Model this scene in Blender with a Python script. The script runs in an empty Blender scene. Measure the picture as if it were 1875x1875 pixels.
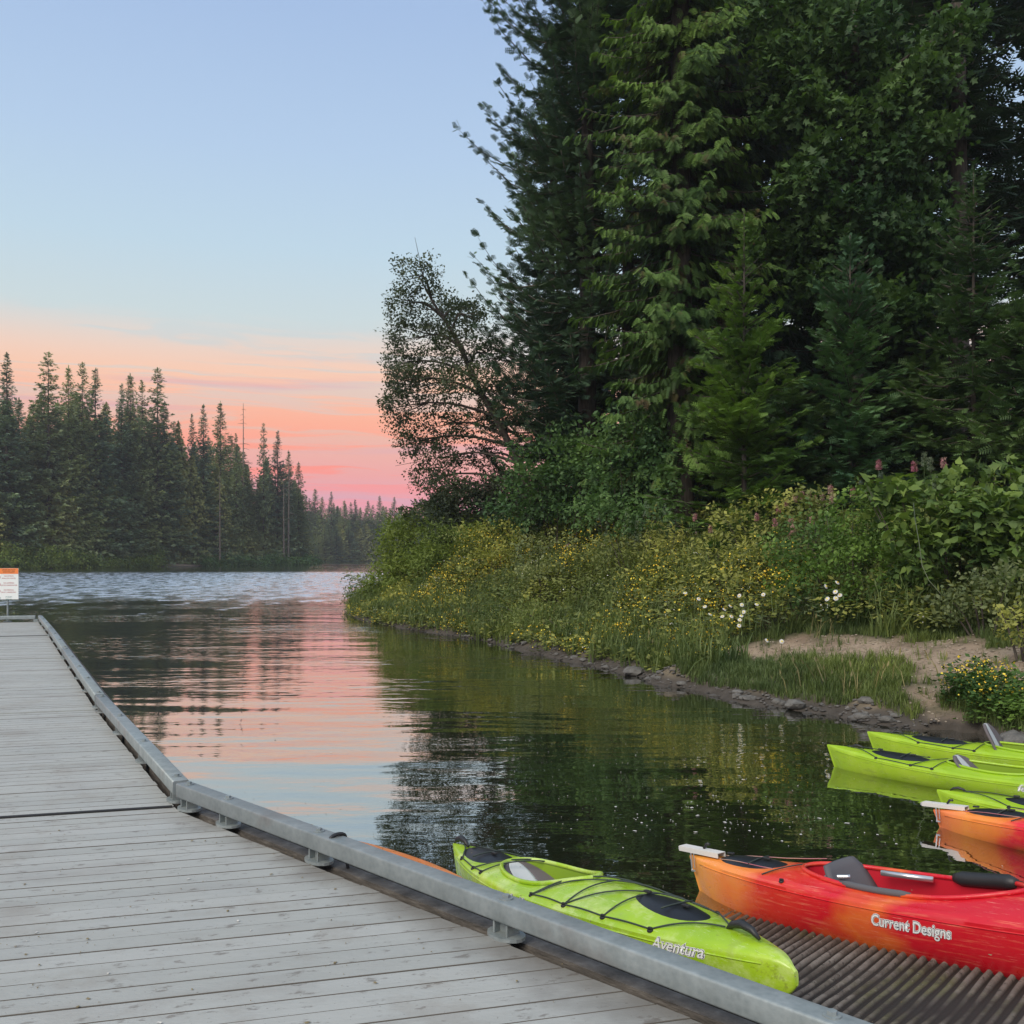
import bpy, bmesh, math, random
import numpy as np
from mathutils import Vector, Matrix, noise as mnoise
rng = np.random.default_rng(7)
random.seed(7)
PI = math.pi
sc = bpy.context.scene
C = sc.collection

# ------------------------------------------------------------------ camera, world, sun, exposure
HC = 2.3                      # eye height above the lake
cd = bpy.data.cameras.new('camera'); cam = bpy.data.objects.new('camera', cd); C.objects.link(cam)
cam.location = (0, 0, HC); cam.rotation_euler = (PI/2, 0, 0)
cd.sensor_width = 36; cd.lens = 34.56; cd.shift_y = 0.0432; cd.clip_start = 0.05; cd.clip_end = 6000
sc.camera = cam
sc.view_settings.view_transform = 'Standard'; sc.view_settings.look = 'None'
sc.view_settings.gamma = 1; sc.view_settings.use_curve_mapping = False
sc.view_settings.exposure = 0.18
sc.render.engine = 'CYCLES'
cy = sc.cycles
cy.use_denoising = True
cy.max_bounces = 7; cy.diffuse_bounces = 3; cy.glossy_bounces = 3; cy.transmission_bounces = 3
cy.transparent_max_bounces = 10; cy.volume_bounces = 0
cy.caustics_reflective = False; cy.caustics_refractive = False
cy.sample_clamp_indirect = 4
cy.use_adaptive_sampling = True; cy.adaptive_threshold = .006

class NT:
    """small wrapper that makes node graphs short to write"""
    def __init__(s, tree): s.t = tree; s.n = tree.nodes; s.l = tree.links; s.n.clear()
    def new(s, typ, **kw):
        nd = s.n.new(typ)
        for k, v in kw.items():
            if k.startswith('i_'):
                key = k[2:]; key = int(key) if key.isdigit() else key
                s.put(nd, key, v)
            else: setattr(nd, k, v)
        return nd
    def put(s, nd, key, v):
        sk = nd.inputs[key]
        if isinstance(v, bpy.types.NodeSocket): s.l.new(v, sk)
        elif isinstance(v, (tuple, list)) and sk.type == 'RGBA' and len(v) == 3: sk.default_value = (*v, 1)
        else: sk.default_value = v
    def math(s, op, a, b=0.0, c=None, clamp=False):
        nd = s.new('ShaderNodeMath', operation=op, use_clamp=clamp); s.put(nd, 0, a); s.put(nd, 1, b)
        if c is not None: s.put(nd, 2, c)
        return nd.outputs[0]
    def ramp(s, fac, stops, interp='LINEAR'):
        nd = s.new('ShaderNodeValToRGB'); s.put(nd, 0, fac); cr = nd.color_ramp; cr.interpolation = interp
        while len(cr.elements) > 1: cr.elements.remove(cr.elements[-1])
        for i, (p, c) in enumerate(stops):
            e = cr.elements[0] if i == 0 else cr.elements.new(p)
            e.position = p; e.color = (*c, 1) if len(c) == 3 else c
        return nd.outputs[0]
    def fac(s, v, lo, hi, a=0.0, b=1.0, smooth=True):
        nd = s.new('ShaderNodeMapRange'); nd.interpolation_type = 'SMOOTHSTEP' if smooth else 'LINEAR'
        s.put(nd, 0, v); s.put(nd, 1, lo); s.put(nd, 2, hi); s.put(nd, 3, a); s.put(nd, 4, b)
        return nd.outputs[0]
    def mix(s, f, a, b, mode='MIX'):
        nd = s.new('ShaderNodeMix', data_type='RGBA', blend_type=mode)
        s.put(nd, 0, f); s.put(nd, 6, a); s.put(nd, 7, b); return nd.outputs[2]
    def noise(s, vec, scale, detail=3, rough=.5, dist=0.0, out=0):
        nd = s.new('ShaderNodeTexNoise'); s.put(nd, 'Vector', vec); s.put(nd, 'Scale', scale)
        s.put(nd, 'Detail', detail); s.put(nd, 'Roughness', rough); s.put(nd, 'Distortion', dist); return nd.outputs[out]
    def scale(s, vec, v):
        nd = s.new('ShaderNodeVectorMath', operation='MULTIPLY'); s.put(nd, 0, vec); s.put(nd, 1, v); return nd.outputs[0]
    def xyz(s, vec):
        nd = s.new('ShaderNodeSeparateXYZ'); s.put(nd, 0, vec); return nd.outputs
    def comb(s, x, y, z):
        nd = s.new('ShaderNodeCombineXYZ'); s.put(nd, 0, x); s.put(nd, 1, y); s.put(nd, 2, z); return nd.outputs[0]
    def pos(s): return s.new('ShaderNodeNewGeometry').outputs['Position']
    def obj(s): return s.new('ShaderNodeTexCoord').outputs['Object']
    def attr(s, name): return s.new('ShaderNodeAttribute', attribute_name=name).outputs['Fac']
    def bump(s, h, dist, strength=1.0, normal=None):
        nd = s.new('ShaderNodeBump'); s.put(nd, 'Height', h); s.put(nd, 'Distance', dist); s.put(nd, 'Strength', strength)
        if normal is not None: s.put(nd, 'Normal', normal)
        return nd.outputs[0]

def lin(r, g, b):
    f = lambda c: (c/255/12.92 if c/255 <= .04045 else ((c/255+.055)/1.055)**2.4)
    return (f(r), f(g), f(b))

SUN_EL, SUN_ROT = math.radians(42.0), math.radians(218)
w = bpy.data.worlds.new('World'); sc.world = w; w.use_nodes = True
N = NT(w.node_tree)
gen = N.new('ShaderNodeTexCoord').outputs['Generated']
X, Y, Z = N.xyz(gen)[:3]
el = N.math('MULTIPLY', N.math('ARCSINE', Z), 180/PI)            # elevation in degrees
az = N.math('ARCTAN2', X, Y)                                      # azimuth from the view axis, radians
base = N.ramp(N.math('DIVIDE', el, 90.0), [
    (0.0,  lin(200, 150, 172)), (3.0/90, lin(216, 150, 172)), (4.6/90, lin(236, 152, 148)),
    (7.2/90, lin(238, 176, 150)), (10.2/90, lin(226, 203, 186)), (13.2/90, lin(200, 214, 214)),
    (17/90, lin(186, 210, 224)), (22/90, lin(174, 199, 226)), (29/90, lin(158, 184, 220)), (40/90, lin(150, 176, 208)), (1.0, lin(150, 172, 196))])
# sunset cloud streaks: long thin bands a few degrees above the horizon
cv = N.comb(N.math('MULTIPLY', az, 2.6), N.math('MULTIPLY', el, .34), 0.0)
cv2 = N.comb(N.math('MULTIPLY', az, 1.3), N.math('MULTIPLY', el, .16), 4.0)
wob = N.noise(cv2, 2.0, 3, .55)
st = N.noise(N.comb(N.math('MULTIPLY', az, 1.6), N.math('ADD', N.math('MULTIPLY', el, .42), N.math('MULTIPLY', wob, 2.6)), 0.0), 1.6, 5, .58, .3)
st = N.math('ADD', N.math('MULTIPLY', st, .65), N.math('MULTIPLY', wob, .4))
fine = N.noise(N.comb(N.math('MULTIPLY', az, 3.4), N.math('ADD', N.math('MULTIPLY', el, 1.5), N.math('MULTIPLY', wob, 5.0)), 3.0), 1.5, 5, .62, .4)
st = N.math('ADD', st, N.math('MULTIPLY', N.math('SUBTRACT', fine, .5), .62))
cl = N.math('MULTIPLY', N.fac(st, .455, .565), N.math('MULTIPLY', N.fac(el, 2.0, 6.0, .5, 1), N.fac(el, 9.8, 13.8, 1, 0)))
ccol = N.ramp(N.math('DIVIDE', el, 20.0), [(.12, lin(238, 138, 158)), (.25, lin(255, 132, 112)), (.38, lin(255, 166, 128)),
    (.50, lin(252, 196, 160)), (.62, lin(246, 212, 188)), (.75, lin(232, 218, 208))])
c1 = N.mix(cl, base, ccol)
# thin mauve-grey veils
vn = N.noise(N.comb(N.math('MULTIPLY', az, 1.5), N.math('MULTIPLY', el, .55), 9.0), 1.5, 4, .55)
vf = N.math('MULTIPLY', N.fac(vn, .5, .66), N.math('MULTIPLY', N.fac(el, 2, 4), N.fac(el, 9, 12, 1, 0)))
c2 = N.mix(N.math('MULTIPLY', vf, .55), c1, lin(214, 160, 172))
# away from the afterglow the band is paler
glow = N.math('COSINE', N.math('ADD', az, .25))
gf = N.fac(glow, -.4, .9)
c3 = N.mix(N.math('MULTIPLY', N.math('SUBTRACT', 1.0, gf), .6), c2, lin(196, 205, 224))
below = N.fac(el, -3.0, -.2)
c4 = N.mix(below, (.05, .06, .06), c3)
sky = N.new('ShaderNodeTexSky', sky_type='NISHITA', sun_disc=False, sun_elevation=SUN_EL, sun_rotation=SUN_ROT)
bg1 = N.new('ShaderNodeBackground', i_Color=c4, i_Strength=0.94)
bg2 = N.new('ShaderNodeBackground', i_Color=sky.outputs[0], i_Strength=0.012)
add = N.new('ShaderNodeAddShader'); N.put(add, 0, bg1.outputs[0]); N.put(add, 1, bg2.outputs[0])
N.l.new(add.outputs[0], N.new('ShaderNodeOutputWorld').inputs[0])

sd = bpy.data.lights.new('sun', 'SUN'); sd.energy = 2.6; sd.angle = math.radians(38); sd.color = (1.0, .89, .74)
sun = bpy.data.objects.new('sun', sd); C.objects.link(sun)
sun.rotation_euler = (math.radians(48), 0, math.radians(-38))      # broad, soft skylight from the open lake side

# ------------------------------------------------------------------ helpers
def tag(o, label=None, cat=None, group=None, kind=None):
    if label: o['label'] = label
    if cat: o['category'] = cat
    if group: o['group'] = group
    if kind: o['kind'] = kind
    return o
def link(name, me, parent=None, loc=None, rot=None, scale=None):
    o = bpy.data.objects.new(name, me); C.objects.link(o)
    if parent is not None: o.parent = parent
    if loc is not None: o.location = loc
    if rot is not None: o.rotation_euler = rot
    if scale is not None: o.scale = scale
    return o
def empty(name, loc=(0, 0, 0), rz=0):
    o = bpy.data.objects.new(name, None); C.objects.link(o); o.location = loc; o.rotation_euler = (0, 0, rz)
    o.empty_display_size = .2
    return o
def mesh(name, V, F, mats, tone=None, smooth=False, mi=None):
    """V (n,3); F (m,3) or (m,4) array, or a list of faces of mixed size"""
    me = bpy.data.meshes.new(name)
    V = np.asarray(V, dtype=np.float32)
    if isinstance(F, np.ndarray):
        k = F.shape[1]; m = len(F)
        me.vertices.add(len(V)); me.vertices.foreach_set('co', V.ravel())
        me.loops.add(m*k); me.loops.foreach_set('vertex_index', F.astype(np.int32).ravel())
        me.polygons.add(m); me.polygons.foreach_set('loop_start', np.arange(0, m*k, k, dtype=np.int32))
        me.update(calc_edges=True)
    else:
        me.from_pydata([tuple(v) for v in V], [], [tuple(f) for f in F])
    if not isinstance(mats, (list, tuple)): mats = [mats]
    for m_ in mats: me.materials.append(m_)
    if mi is not None: me.polygons.foreach_set('material_index', np.asarray(mi, dtype=np.int32))
    if smooth: me.polygons.foreach_set('use_smooth', np.ones(len(me.polygons), dtype=bool))
    if tone is not None:
        a = me.attributes.new('tone', 'FLOAT', 'POINT'); a.data.foreach_set('value', np.asarray(tone, dtype=np.float32))
    me.update()
    return me
class MB:
    """collects boxes, tubes and rings for one mesh"""
    def __init__(s): s.V = []; s.F = []; s.n = 0
    def add(s, V, F):
        V = [tuple(v) for v in V]; s.V += V; s.F += [tuple(i+s.n for i in f) for f in F]; s.n += len(V); return s
    def box(s, c, size, M=None):
        x, y, z = (d/2 for d in size); c = Vector(c)
        vs = [Vector((i*x, j*y, k*z)) for k in (-1, 1) for j in (-1, 1) for i in (-1, 1)]
        vs = [(M @ v if M else v) + c for v in vs]
        return s.add(vs, [(0, 2, 3, 1), (4, 5, 7, 6), (0, 1, 5, 4), (2, 6, 7, 3), (0, 4, 6, 2), (1, 3, 7, 5)])
    def prism(s, poly, z0, z1):
        n = len(poly); vs = [(p[0], p[1], z0) for p in poly] + [(p[0], p[1], z1) for p in poly]
        return s.add(vs, [tuple(range(n-1, -1, -1)), tuple(range(n, 2*n))] + [(i, (i+1) % n, n+(i+1) % n, n+i) for i in range(n)])
    def tube(s, pts, r, sides=6, cap=True):
        pts = [Vector(p) for p in pts]; n = len(pts); rr = r if isinstance(r, (list, tuple)) else [r]*n
        vs = []; up = Vector((0, 0, 1))
        for i, p in enumerate(pts):
            d = (pts[min(i+1, n-1)] - pts[max(i-1, 0)]).normalized()
            a = d.cross(up)
            if a.length < .05: a = d.cross(Vector((1, 0, 0)))
            a.normalize(); b = a.cross(d)
            for k in range(sides):
                t = 2*PI*k/sides; vs.append(p + (a*math.cos(t) + b*math.sin(t))*rr[i])
        fs = [(i*sides+k, i*sides+(k+1) % sides, (i+1)*sides+(k+1) % sides, (i+1)*sides+k) for i in range(n-1) for k in range(sides)]
        if cap: fs += [tuple(range(sides-1, -1, -1)), tuple(range((n-1)*sides, n*sides))]
        return s.add(vs, fs)
    def disc(s, c, r, h, sides=10):
        return s.prism([(c[0]+r*math.cos(2*PI*k/sides), c[1]+r*math.sin(2*PI*k/sides)) for k in range(sides)], c[2], c[2]+h)
    def mesh(s, name, mat, smooth=False): return mesh(name, s.V, s.F, mat, smooth=smooth)
    def obj(s, name, mat, parent=None, smooth=False, **k): return link(name, s.mesh(name, mat, smooth), parent, **k)
def copy_tree(o, parent=None, depth=0):
    c = o.copy(); C.objects.link(c)
    if parent is not None: c.parent = parent
    for ch in list(o.children): copy_tree(ch, c, depth+1)
    return c
def bevel(o, width, seg=2, ang=35):
    m = o.modifiers.new('edge', 'BEVEL'); m.width = width; m.segments = seg; m.limit_method = 'ANGLE'; m.angle_limit = math.radians(ang)
    return o

def material(name, fn):
    m = bpy.data.materials.new(name); m.use_nodes = True; N = NT(m.node_tree)
    out = N.new('ShaderNodeOutputMaterial'); fn(N, out); return m
def pbr(name, color, rough=.5, metal=0.0, spec=.5, colfn=None, bumpfn=None, roughfn=None, coat=0.0):
    def f(N, out):
        b = N.new('ShaderNodeBsdfPrincipled')
        N.put(b, 'Base Color', colfn(N) if colfn else color); N.put(b, 'Roughness', roughfn(N) if roughfn else rough)
        N.put(b, 'Metallic', metal); N.put(b, 'Specular IOR Level', spec)
        if coat: N.put(b, 'Coat Weight', coat); N.put(b, 'Coat Roughness', .25)
        if bumpfn: N.put(b, 'Normal', bumpfn(N))
        N.l.new(b.outputs[0], out.inputs[0])
    return material(name, f)
def leafmat(name, dark, light, trans=.25, rough=.55, spec=.25, nscale=.9, tint=None):
    def f(N, out):
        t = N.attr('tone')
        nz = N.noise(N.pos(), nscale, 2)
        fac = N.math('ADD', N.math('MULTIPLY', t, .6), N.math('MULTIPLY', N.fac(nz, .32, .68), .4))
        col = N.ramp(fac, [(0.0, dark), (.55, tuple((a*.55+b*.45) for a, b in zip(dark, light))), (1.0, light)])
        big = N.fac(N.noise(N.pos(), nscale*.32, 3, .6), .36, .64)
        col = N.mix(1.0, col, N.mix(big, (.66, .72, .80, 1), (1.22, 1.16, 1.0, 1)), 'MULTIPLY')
        if tint: col = N.mix(N.fac(N.noise(N.pos(), nscale*2.3, 2), .58, .72), col, tint)
        b = N.new('ShaderNodeBsdfPrincipled'); N.put(b, 'Base Color', col); N.put(b, 'Roughness', rough); N.put(b, 'Specular IOR Level', spec)
        tr = N.new('ShaderNodeBsdfTranslucent'); N.put(tr, 'Color', N.mix(1.0, col, (1.15, 1.25, .6, 1), 'MULTIPLY'))
        mx = N.new('ShaderNodeMixShader'); N.put(mx, 0, trans); N.put(mx, 1, b.outputs[0]); N.put(mx, 2, tr.outputs[0])
        N.l.new(mx.outputs[0], out.inputs[0])
    return material(name, f)

M = {}
M['far_conifer'] = leafmat('far_conifer', (0.131, 0.194, 0.114), (0.447, 0.503, 0.236), .2, nscale=.12)
M['far_conifer_b'] = leafmat('far_conifer_bluish', (0.118, 0.185, 0.132), (0.342, 0.445, 0.263), .2, nscale=.12)
M['far_cedar'] = leafmat('far_cedar', (0.118, 0.163, 0.067), (0.384, 0.394, 0.151), .2, nscale=.15)
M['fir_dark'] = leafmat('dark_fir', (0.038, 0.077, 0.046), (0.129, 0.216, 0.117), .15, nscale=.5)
M['fir_deep'] = leafmat('deep_shade_fir', (0.020, 0.043, 0.024), (0.065, 0.121, 0.062), .1, nscale=.5)  # dim foliage colour with the deep shade of the back trees painted in
M['cedar'] = leafmat('cedar', (0.039, 0.088, 0.025), (0.161, 0.276, 0.061), .25, nscale=.55, tint=(.10, .075, .035))
M['spruce'] = leafmat('young_spruce', (0.045, 0.096, 0.024), (0.190, 0.319, 0.066), .25, nscale=.8)
M['fir_blue'] = leafmat('young_fir', (0.046, 0.114, 0.054), (0.147, 0.271, 0.124), .2, nscale=.7)
M['fir_young'] = leafmat('young_fir_right', (0.045, 0.099, 0.040), (0.140, 0.227, 0.081), .2, nscale=.7)
M['maple'] = leafmat('maple_leaf', (0.031, 0.072, 0.028), (0.105, 0.189, 0.062), .3, nscale=.8)
M['alder'] = leafmat('alder_leaf', (0.048, 0.071, 0.043), (0.121, 0.149, 0.091), .35, nscale=1.2)
M['shrub'] = leafmat('shrub_leaf', (0.046, 0.105, 0.037), (0.144, 0.252, 0.087), .3, nscale=1.4)
M['willow'] = leafmat('willow_leaf', (0.083, 0.131, 0.032), (0.235, 0.309, 0.069), .3, nscale=1.0)
M['berry'] = leafmat('thimbleberry_leaf', (0.040, 0.090, 0.027), (0.200, 0.294, 0.068), .3, nscale=2.4)
M['bramble'] = leafmat('bramble_leaf', (0.045, 0.100, 0.024), (0.167, 0.284, 0.060), .3, nscale=2.0)
M['herb'] = leafmat('bank_herb', (0.119, 0.156, 0.040), (0.395, 0.409, 0.114), .3, nscale=1.1, tint=(.15, .16, .045))
M['herb_blue'] = leafmat('bank_herb_cool', (0.084, 0.121, 0.051), (0.253, 0.292, 0.125), .3, nscale=1.3)
M['grass'] = leafmat('grass_blades', (0.074, 0.118, 0.035), (0.233, 0.290, 0.094), .3, nscale=1.5)
M['dry_grass'] = leafmat('dry_grass', (.150, .135, .060), (.340, .310, .160), .2, nscale=1.7)
M['yellow'] = pbr('yellow_petals', (.72, .52, .03), .6, colfn=lambda N: N.mix(N.fac(N.noise(N.pos(), 5, 2), .4, .6), (.70, .44, .02), (.80, .66, .06)))
M['pink'] = pbr('pink_petals', (.50, .20, .24), .7, colfn=lambda N: N.mix(N.fac(N.noise(N.pos(), 3, 2), .4, .6), (.42, .14, .19), (.45, .30, .23)))
M['white_petal'] = pbr('white_petals', (.8, .8, .76), .6)
M['silver'] = leafmat('silver_stem', (.13, .17, .12), (.28, .34, .25), .2)
M['bark'] = pbr('bark', (.06, .045, .035), .9, colfn=lambda N: N.ramp(N.noise(N.scale(N.pos(), (6, 6, 1.5)), 2, 4), [(.3, (.025, .020, .016)), (.7, (.095, .078, .062))]),
                bumpfn=lambda N: N.bump(N.noise(N.scale(N.pos(), (10, 10, 2)), 2, 4), .03, .6))
M['bark_pale'] = pbr('pale_bark', (.18, .15, .12), .9, colfn=lambda N: N.ramp(N.noise(N.scale(N.pos(), (3, 3, .6)), 2, 4), [(.3, (.11, .085, .065)), (.7, (.26, .22, .18))]))
M['twig'] = pbr('dead_twig', (.20, .17, .13), .9)
# ------------------------------------------------------------------ ground, lake bed, water
def sdist(px, py, poly, closed=True):
    """signed distance of points to a polygon, positive inside"""
    P = np.asarray(poly, float); Q = np.roll(P, -1, 0)
    d = np.full(px.shape, 1e18); ins = np.zeros(px.shape, bool)
    for (ax, ay), (bx, by) in zip(P, Q):
        ex, ey = bx-ax, by-ay
        t = np.clip(((px-ax)*ex+(py-ay)*ey)/(ex*ex+ey*ey), 0, 1)
        d = np.minimum(d, (px-ax-t*ex)**2+(py-ay-t*ey)**2)
        if ay != by:
            c = (ay > py) != (by > py)
            ins ^= c & (px < (bx-ax)*(py-ay)/(by-ay)+ax)
    d = np.sqrt(d)
    return np.where(ins, d, -d)
def vnoise(x, y, s, seed=0.0):
    """cheap smooth value noise in numpy, -1..1"""
    x = np.asarray(x, float)/s+seed*13.7; y = np.asarray(y, float)/s+seed*7.3
    xi = np.floor(x).astype(np.int64); yi = np.floor(y).astype(np.int64); fx = x-xi; fy = y-yi
    fx = fx*fx*(3-2*fx); fy = fy*fy*(3-2*fy)
    def h(a, b):
        n = (a*374761393+b*668265263) & 0x7fffffff; n = ((n ^ (n >> 13))*1274126177) & 0x7fffffff
        return ((n ^ (n >> 16)) & 0xffff)/32767.5-1
    return (h(xi, yi)*(1-fx)+h(xi+1, yi)*fx)*(1-fy)+(h(xi, yi+1)*(1-fx)+h(xi+1, yi+1)*fx)*fy
SHORE_R = [(40, -6), (14, 2.0), (10.5, 6.0), (7.9, 8.9), (6.7, 10.6), (5.95, 11.7), (5.3, 12.9), (4.76, 14.1), (3.85, 15.2), (2.95, 17.0), (2.26, 19.1),
           (1.36, 21.6), (0.1, 24.8), (-1.36, 28.2), (-2.9, 30.6), (-4.5, 33.4), (-6.0, 37.5), (-6.9, 42), (-7.0, 46), (-5.4, 52), (0, 60), (12, 75),
           (40, 110), (110, 200), (240, 330), (700, 400), (700, -60), (60, -60)]
SHORE_L = [(-700, 60), (-240, 120), (-130, 150), (-92, 165), (-84, 180), (-80, 200), (-72, 218), (-66, 238), (-56, 262), (-55, 285), (-66, 330), (-90, 395),
           (-70, 425), (-30, 440), (60, 470), (200, 480), (900, 500), (900, 1900), (-900, 1900), (-900, 60)]
NEAR = [(-60, -60), (-60, -3), (-8, -1.5), (-2, 1.0), (3, 1.2), (8.5, 3.5), (12, 2.5), (14, -60)]
def ramp_z(x, y): return .12*(6.45+.2*(np.asarray(x)-1.3)-np.asarray(y))
def ground(x, y):
    x = np.asarray(x, float); y = np.asarray(y, float)
    wob = vnoise(x, y, 1.3, 1)*.22+vnoise(x, y, .45, 2)*.10
    r = sdist(x, y, SHORE_R)+wob*np.clip(1-(y-5)/60, .3, 1)
    l = sdist(x, y, SHORE_L)+vnoise(x, y, 9, 3)*1.5
    n = sdist(x, y, NEAR)
    def prof(d, pts): return np.interp(d, [p[0] for p in pts], [p[1] for p in pts])
    zr = prof(r, [(-9, -1.6), (-3, -.75), (-1, -.28), (-.15, -.05), (.0, .02), (.25, .16), (.9, .30), (1.8, .46), (3.0, .74), (4.2, .93), (5.5, 1.32), (7.5, 1.85), (10, 2.25), (16, 2.7), (40, 3.6)])
    zl = prof(l, [(-30, -3), (-3, -.6), (0, .0), (2, .5), (10, 1.2), (60, 3), (300, 9)])
    zn = prof(n, [(-8, -2.2), (-2, -.5), (0, .0), (3, .45), (12, .9)])
    rough = vnoise(x, y, .9, 4)*.09+vnoise(x, y, .4, 5)*.05
    zr = zr+np.where(r > .1, rough+vnoise(x, y, 3.5, 6)*.12*np.clip(r/4, 0, 1), rough*.5)
    z = np.maximum(np.maximum(zr, zl), zn)
    inr = (x > -4) & (x < 10.5) & (y > -4) & (y < 13)
    z = np.where(inr & (r < .3), np.minimum(z, ramp_z(x, y)-.10), z)
    return z
PATH = np.array([(4.4, 18.1), (5.2, 17.3), (6.3, 16.5), (7.0, 15.2), (7.6, 13.8), (8.6, 12.4), (10.5, 10.5), (13, 8)])
BARE = np.array([(6.1, 14.9), (5.85, 13.8), (5.7, 12.9)]), np.array([(7.0, 15.2), (6.1, 14.9)])
def pathdist(x, y, P):
    d = np.full(np.shape(x), 1e9)
    for (ax, ay), (bx, by) in zip(P[:-1], P[1:]):
        ex, ey = bx-ax, by-ay; t = np.clip(((x-ax)*ex+(y-ay)*ey)/(ex*ex+ey*ey), 0, 1)
        d = np.minimum(d, np.hypot(x-ax-t*ex, y-ay-t*ey))
    return d
def bareness(x, y):
    b = 1-np.clip((pathdist(x, y, PATH)+vnoise(x, y, .8, 8)*.38+vnoise(x, y, .3, 9)*.22-.42-.45*np.clip((np.asarray(x)-4.8)/2.5, 0, 1))/.30, 0, 1)
    for B in BARE: b = np.maximum(b, 1-np.clip((pathdist(x, y, B)+vnoise(x, y, .5, 10)*.30-.14)/.3, 0, 1))
    return b
def axis(parts):
    a = []
    for lo, hi, st in parts: a += list(np.arange(lo, hi, st))
    return np.array(a+[parts[-1][1]])
gx = axis([(-900, -240, 60), (-240, -120, 12), (-120, -40, 5), (-40, -10, 2), (-10, 13, .23), (13, 30, .8), (30, 120, 6), (120, 900, 60)])
gy = axis([(-60, -6, 4), (-6, 8, .5), (8, 36, .23), (36, 60, .5), (60, 160, 5), (160, 300, 4), (300, 520, 10), (520, 1900, 90)])
GX, GY = np.meshgrid(gx, gy); GZ = ground(GX, GY)
nx, ny = len(gx), len(gy)
V = np.stack([GX.ravel(), GY.ravel(), GZ.ravel()], 1)
ii = np.arange(nx*ny).reshape(ny, nx)
F = np.stack([ii[:-1, :-1].ravel(), ii[:-1, 1:].ravel(), ii[1:, 1:].ravel(), ii[1:, :-1].ravel()], 1)
def gcol(N):
    p = N.pos(); b = N.attr('bare'); z = N.xyz(p)[2]
    soil = N.ramp(N.noise(p, 2.2, 5, .6), [(.3, (.19, .14, .10)), (.55, (.31, .24, .175)), (.75, (.40, .32, .24))])
    soil = N.mix(N.fac(N.noise(p, 14, 3), .55, .7), soil, (.13, .10, .075))
    green = N.ramp(N.noise(p, 1.2, 4), [(.3, (.030, .040, .018)), (.7, (.060, .075, .032))])
    c = N.mix(b, green, soil)
    wet = N.mix(N.noise(p, 6, 4), (.040, .034, .028), (.105, .092, .078))
    c = N.mix(N.fac(N.math('ADD', z, N.math('MULTIPLY', N.noise(p, 3, 3), -.15)), .0, .16), wet, c)
    bed = N.ramp(N.noise(p, 1.7, 4), [(.35, (.030, .034, .018)), (.7, (.070, .064, .038))])
    return N.mix(N.fac(z, -.12, -.02), bed, c)
M['ground'] = pbr('bank_soil', (.2, .15, .1), .95, spec=.2, colfn=gcol, bumpfn=lambda N: N.bump(N.noise(N.pos(), 9, 6, .65), .05, .7))
me = mesh('ground', V, F, M['ground'], smooth=True)
a = me.attributes.new('bare', 'FLOAT', 'POINT'); bb = bareness(GX.ravel(), GY.ravel())
bb = np.maximum(bb, (sdist(GX.ravel(), GY.ravel(), SHORE_R) < .35)*.6*(GY.ravel() < 60))
fd = np.hypot((GX.ravel()+72)/7.0, (GY.ravel()-222)/6.0); bb = np.maximum(bb, np.clip(1.6-fd, 0, 1))
a.data.foreach_set('value', bb.astype(np.float32))
gr = link('ground', me); tag(gr, 'lake shore ground with a sandy footpath along the grassy bank', kind='structure')

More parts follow.
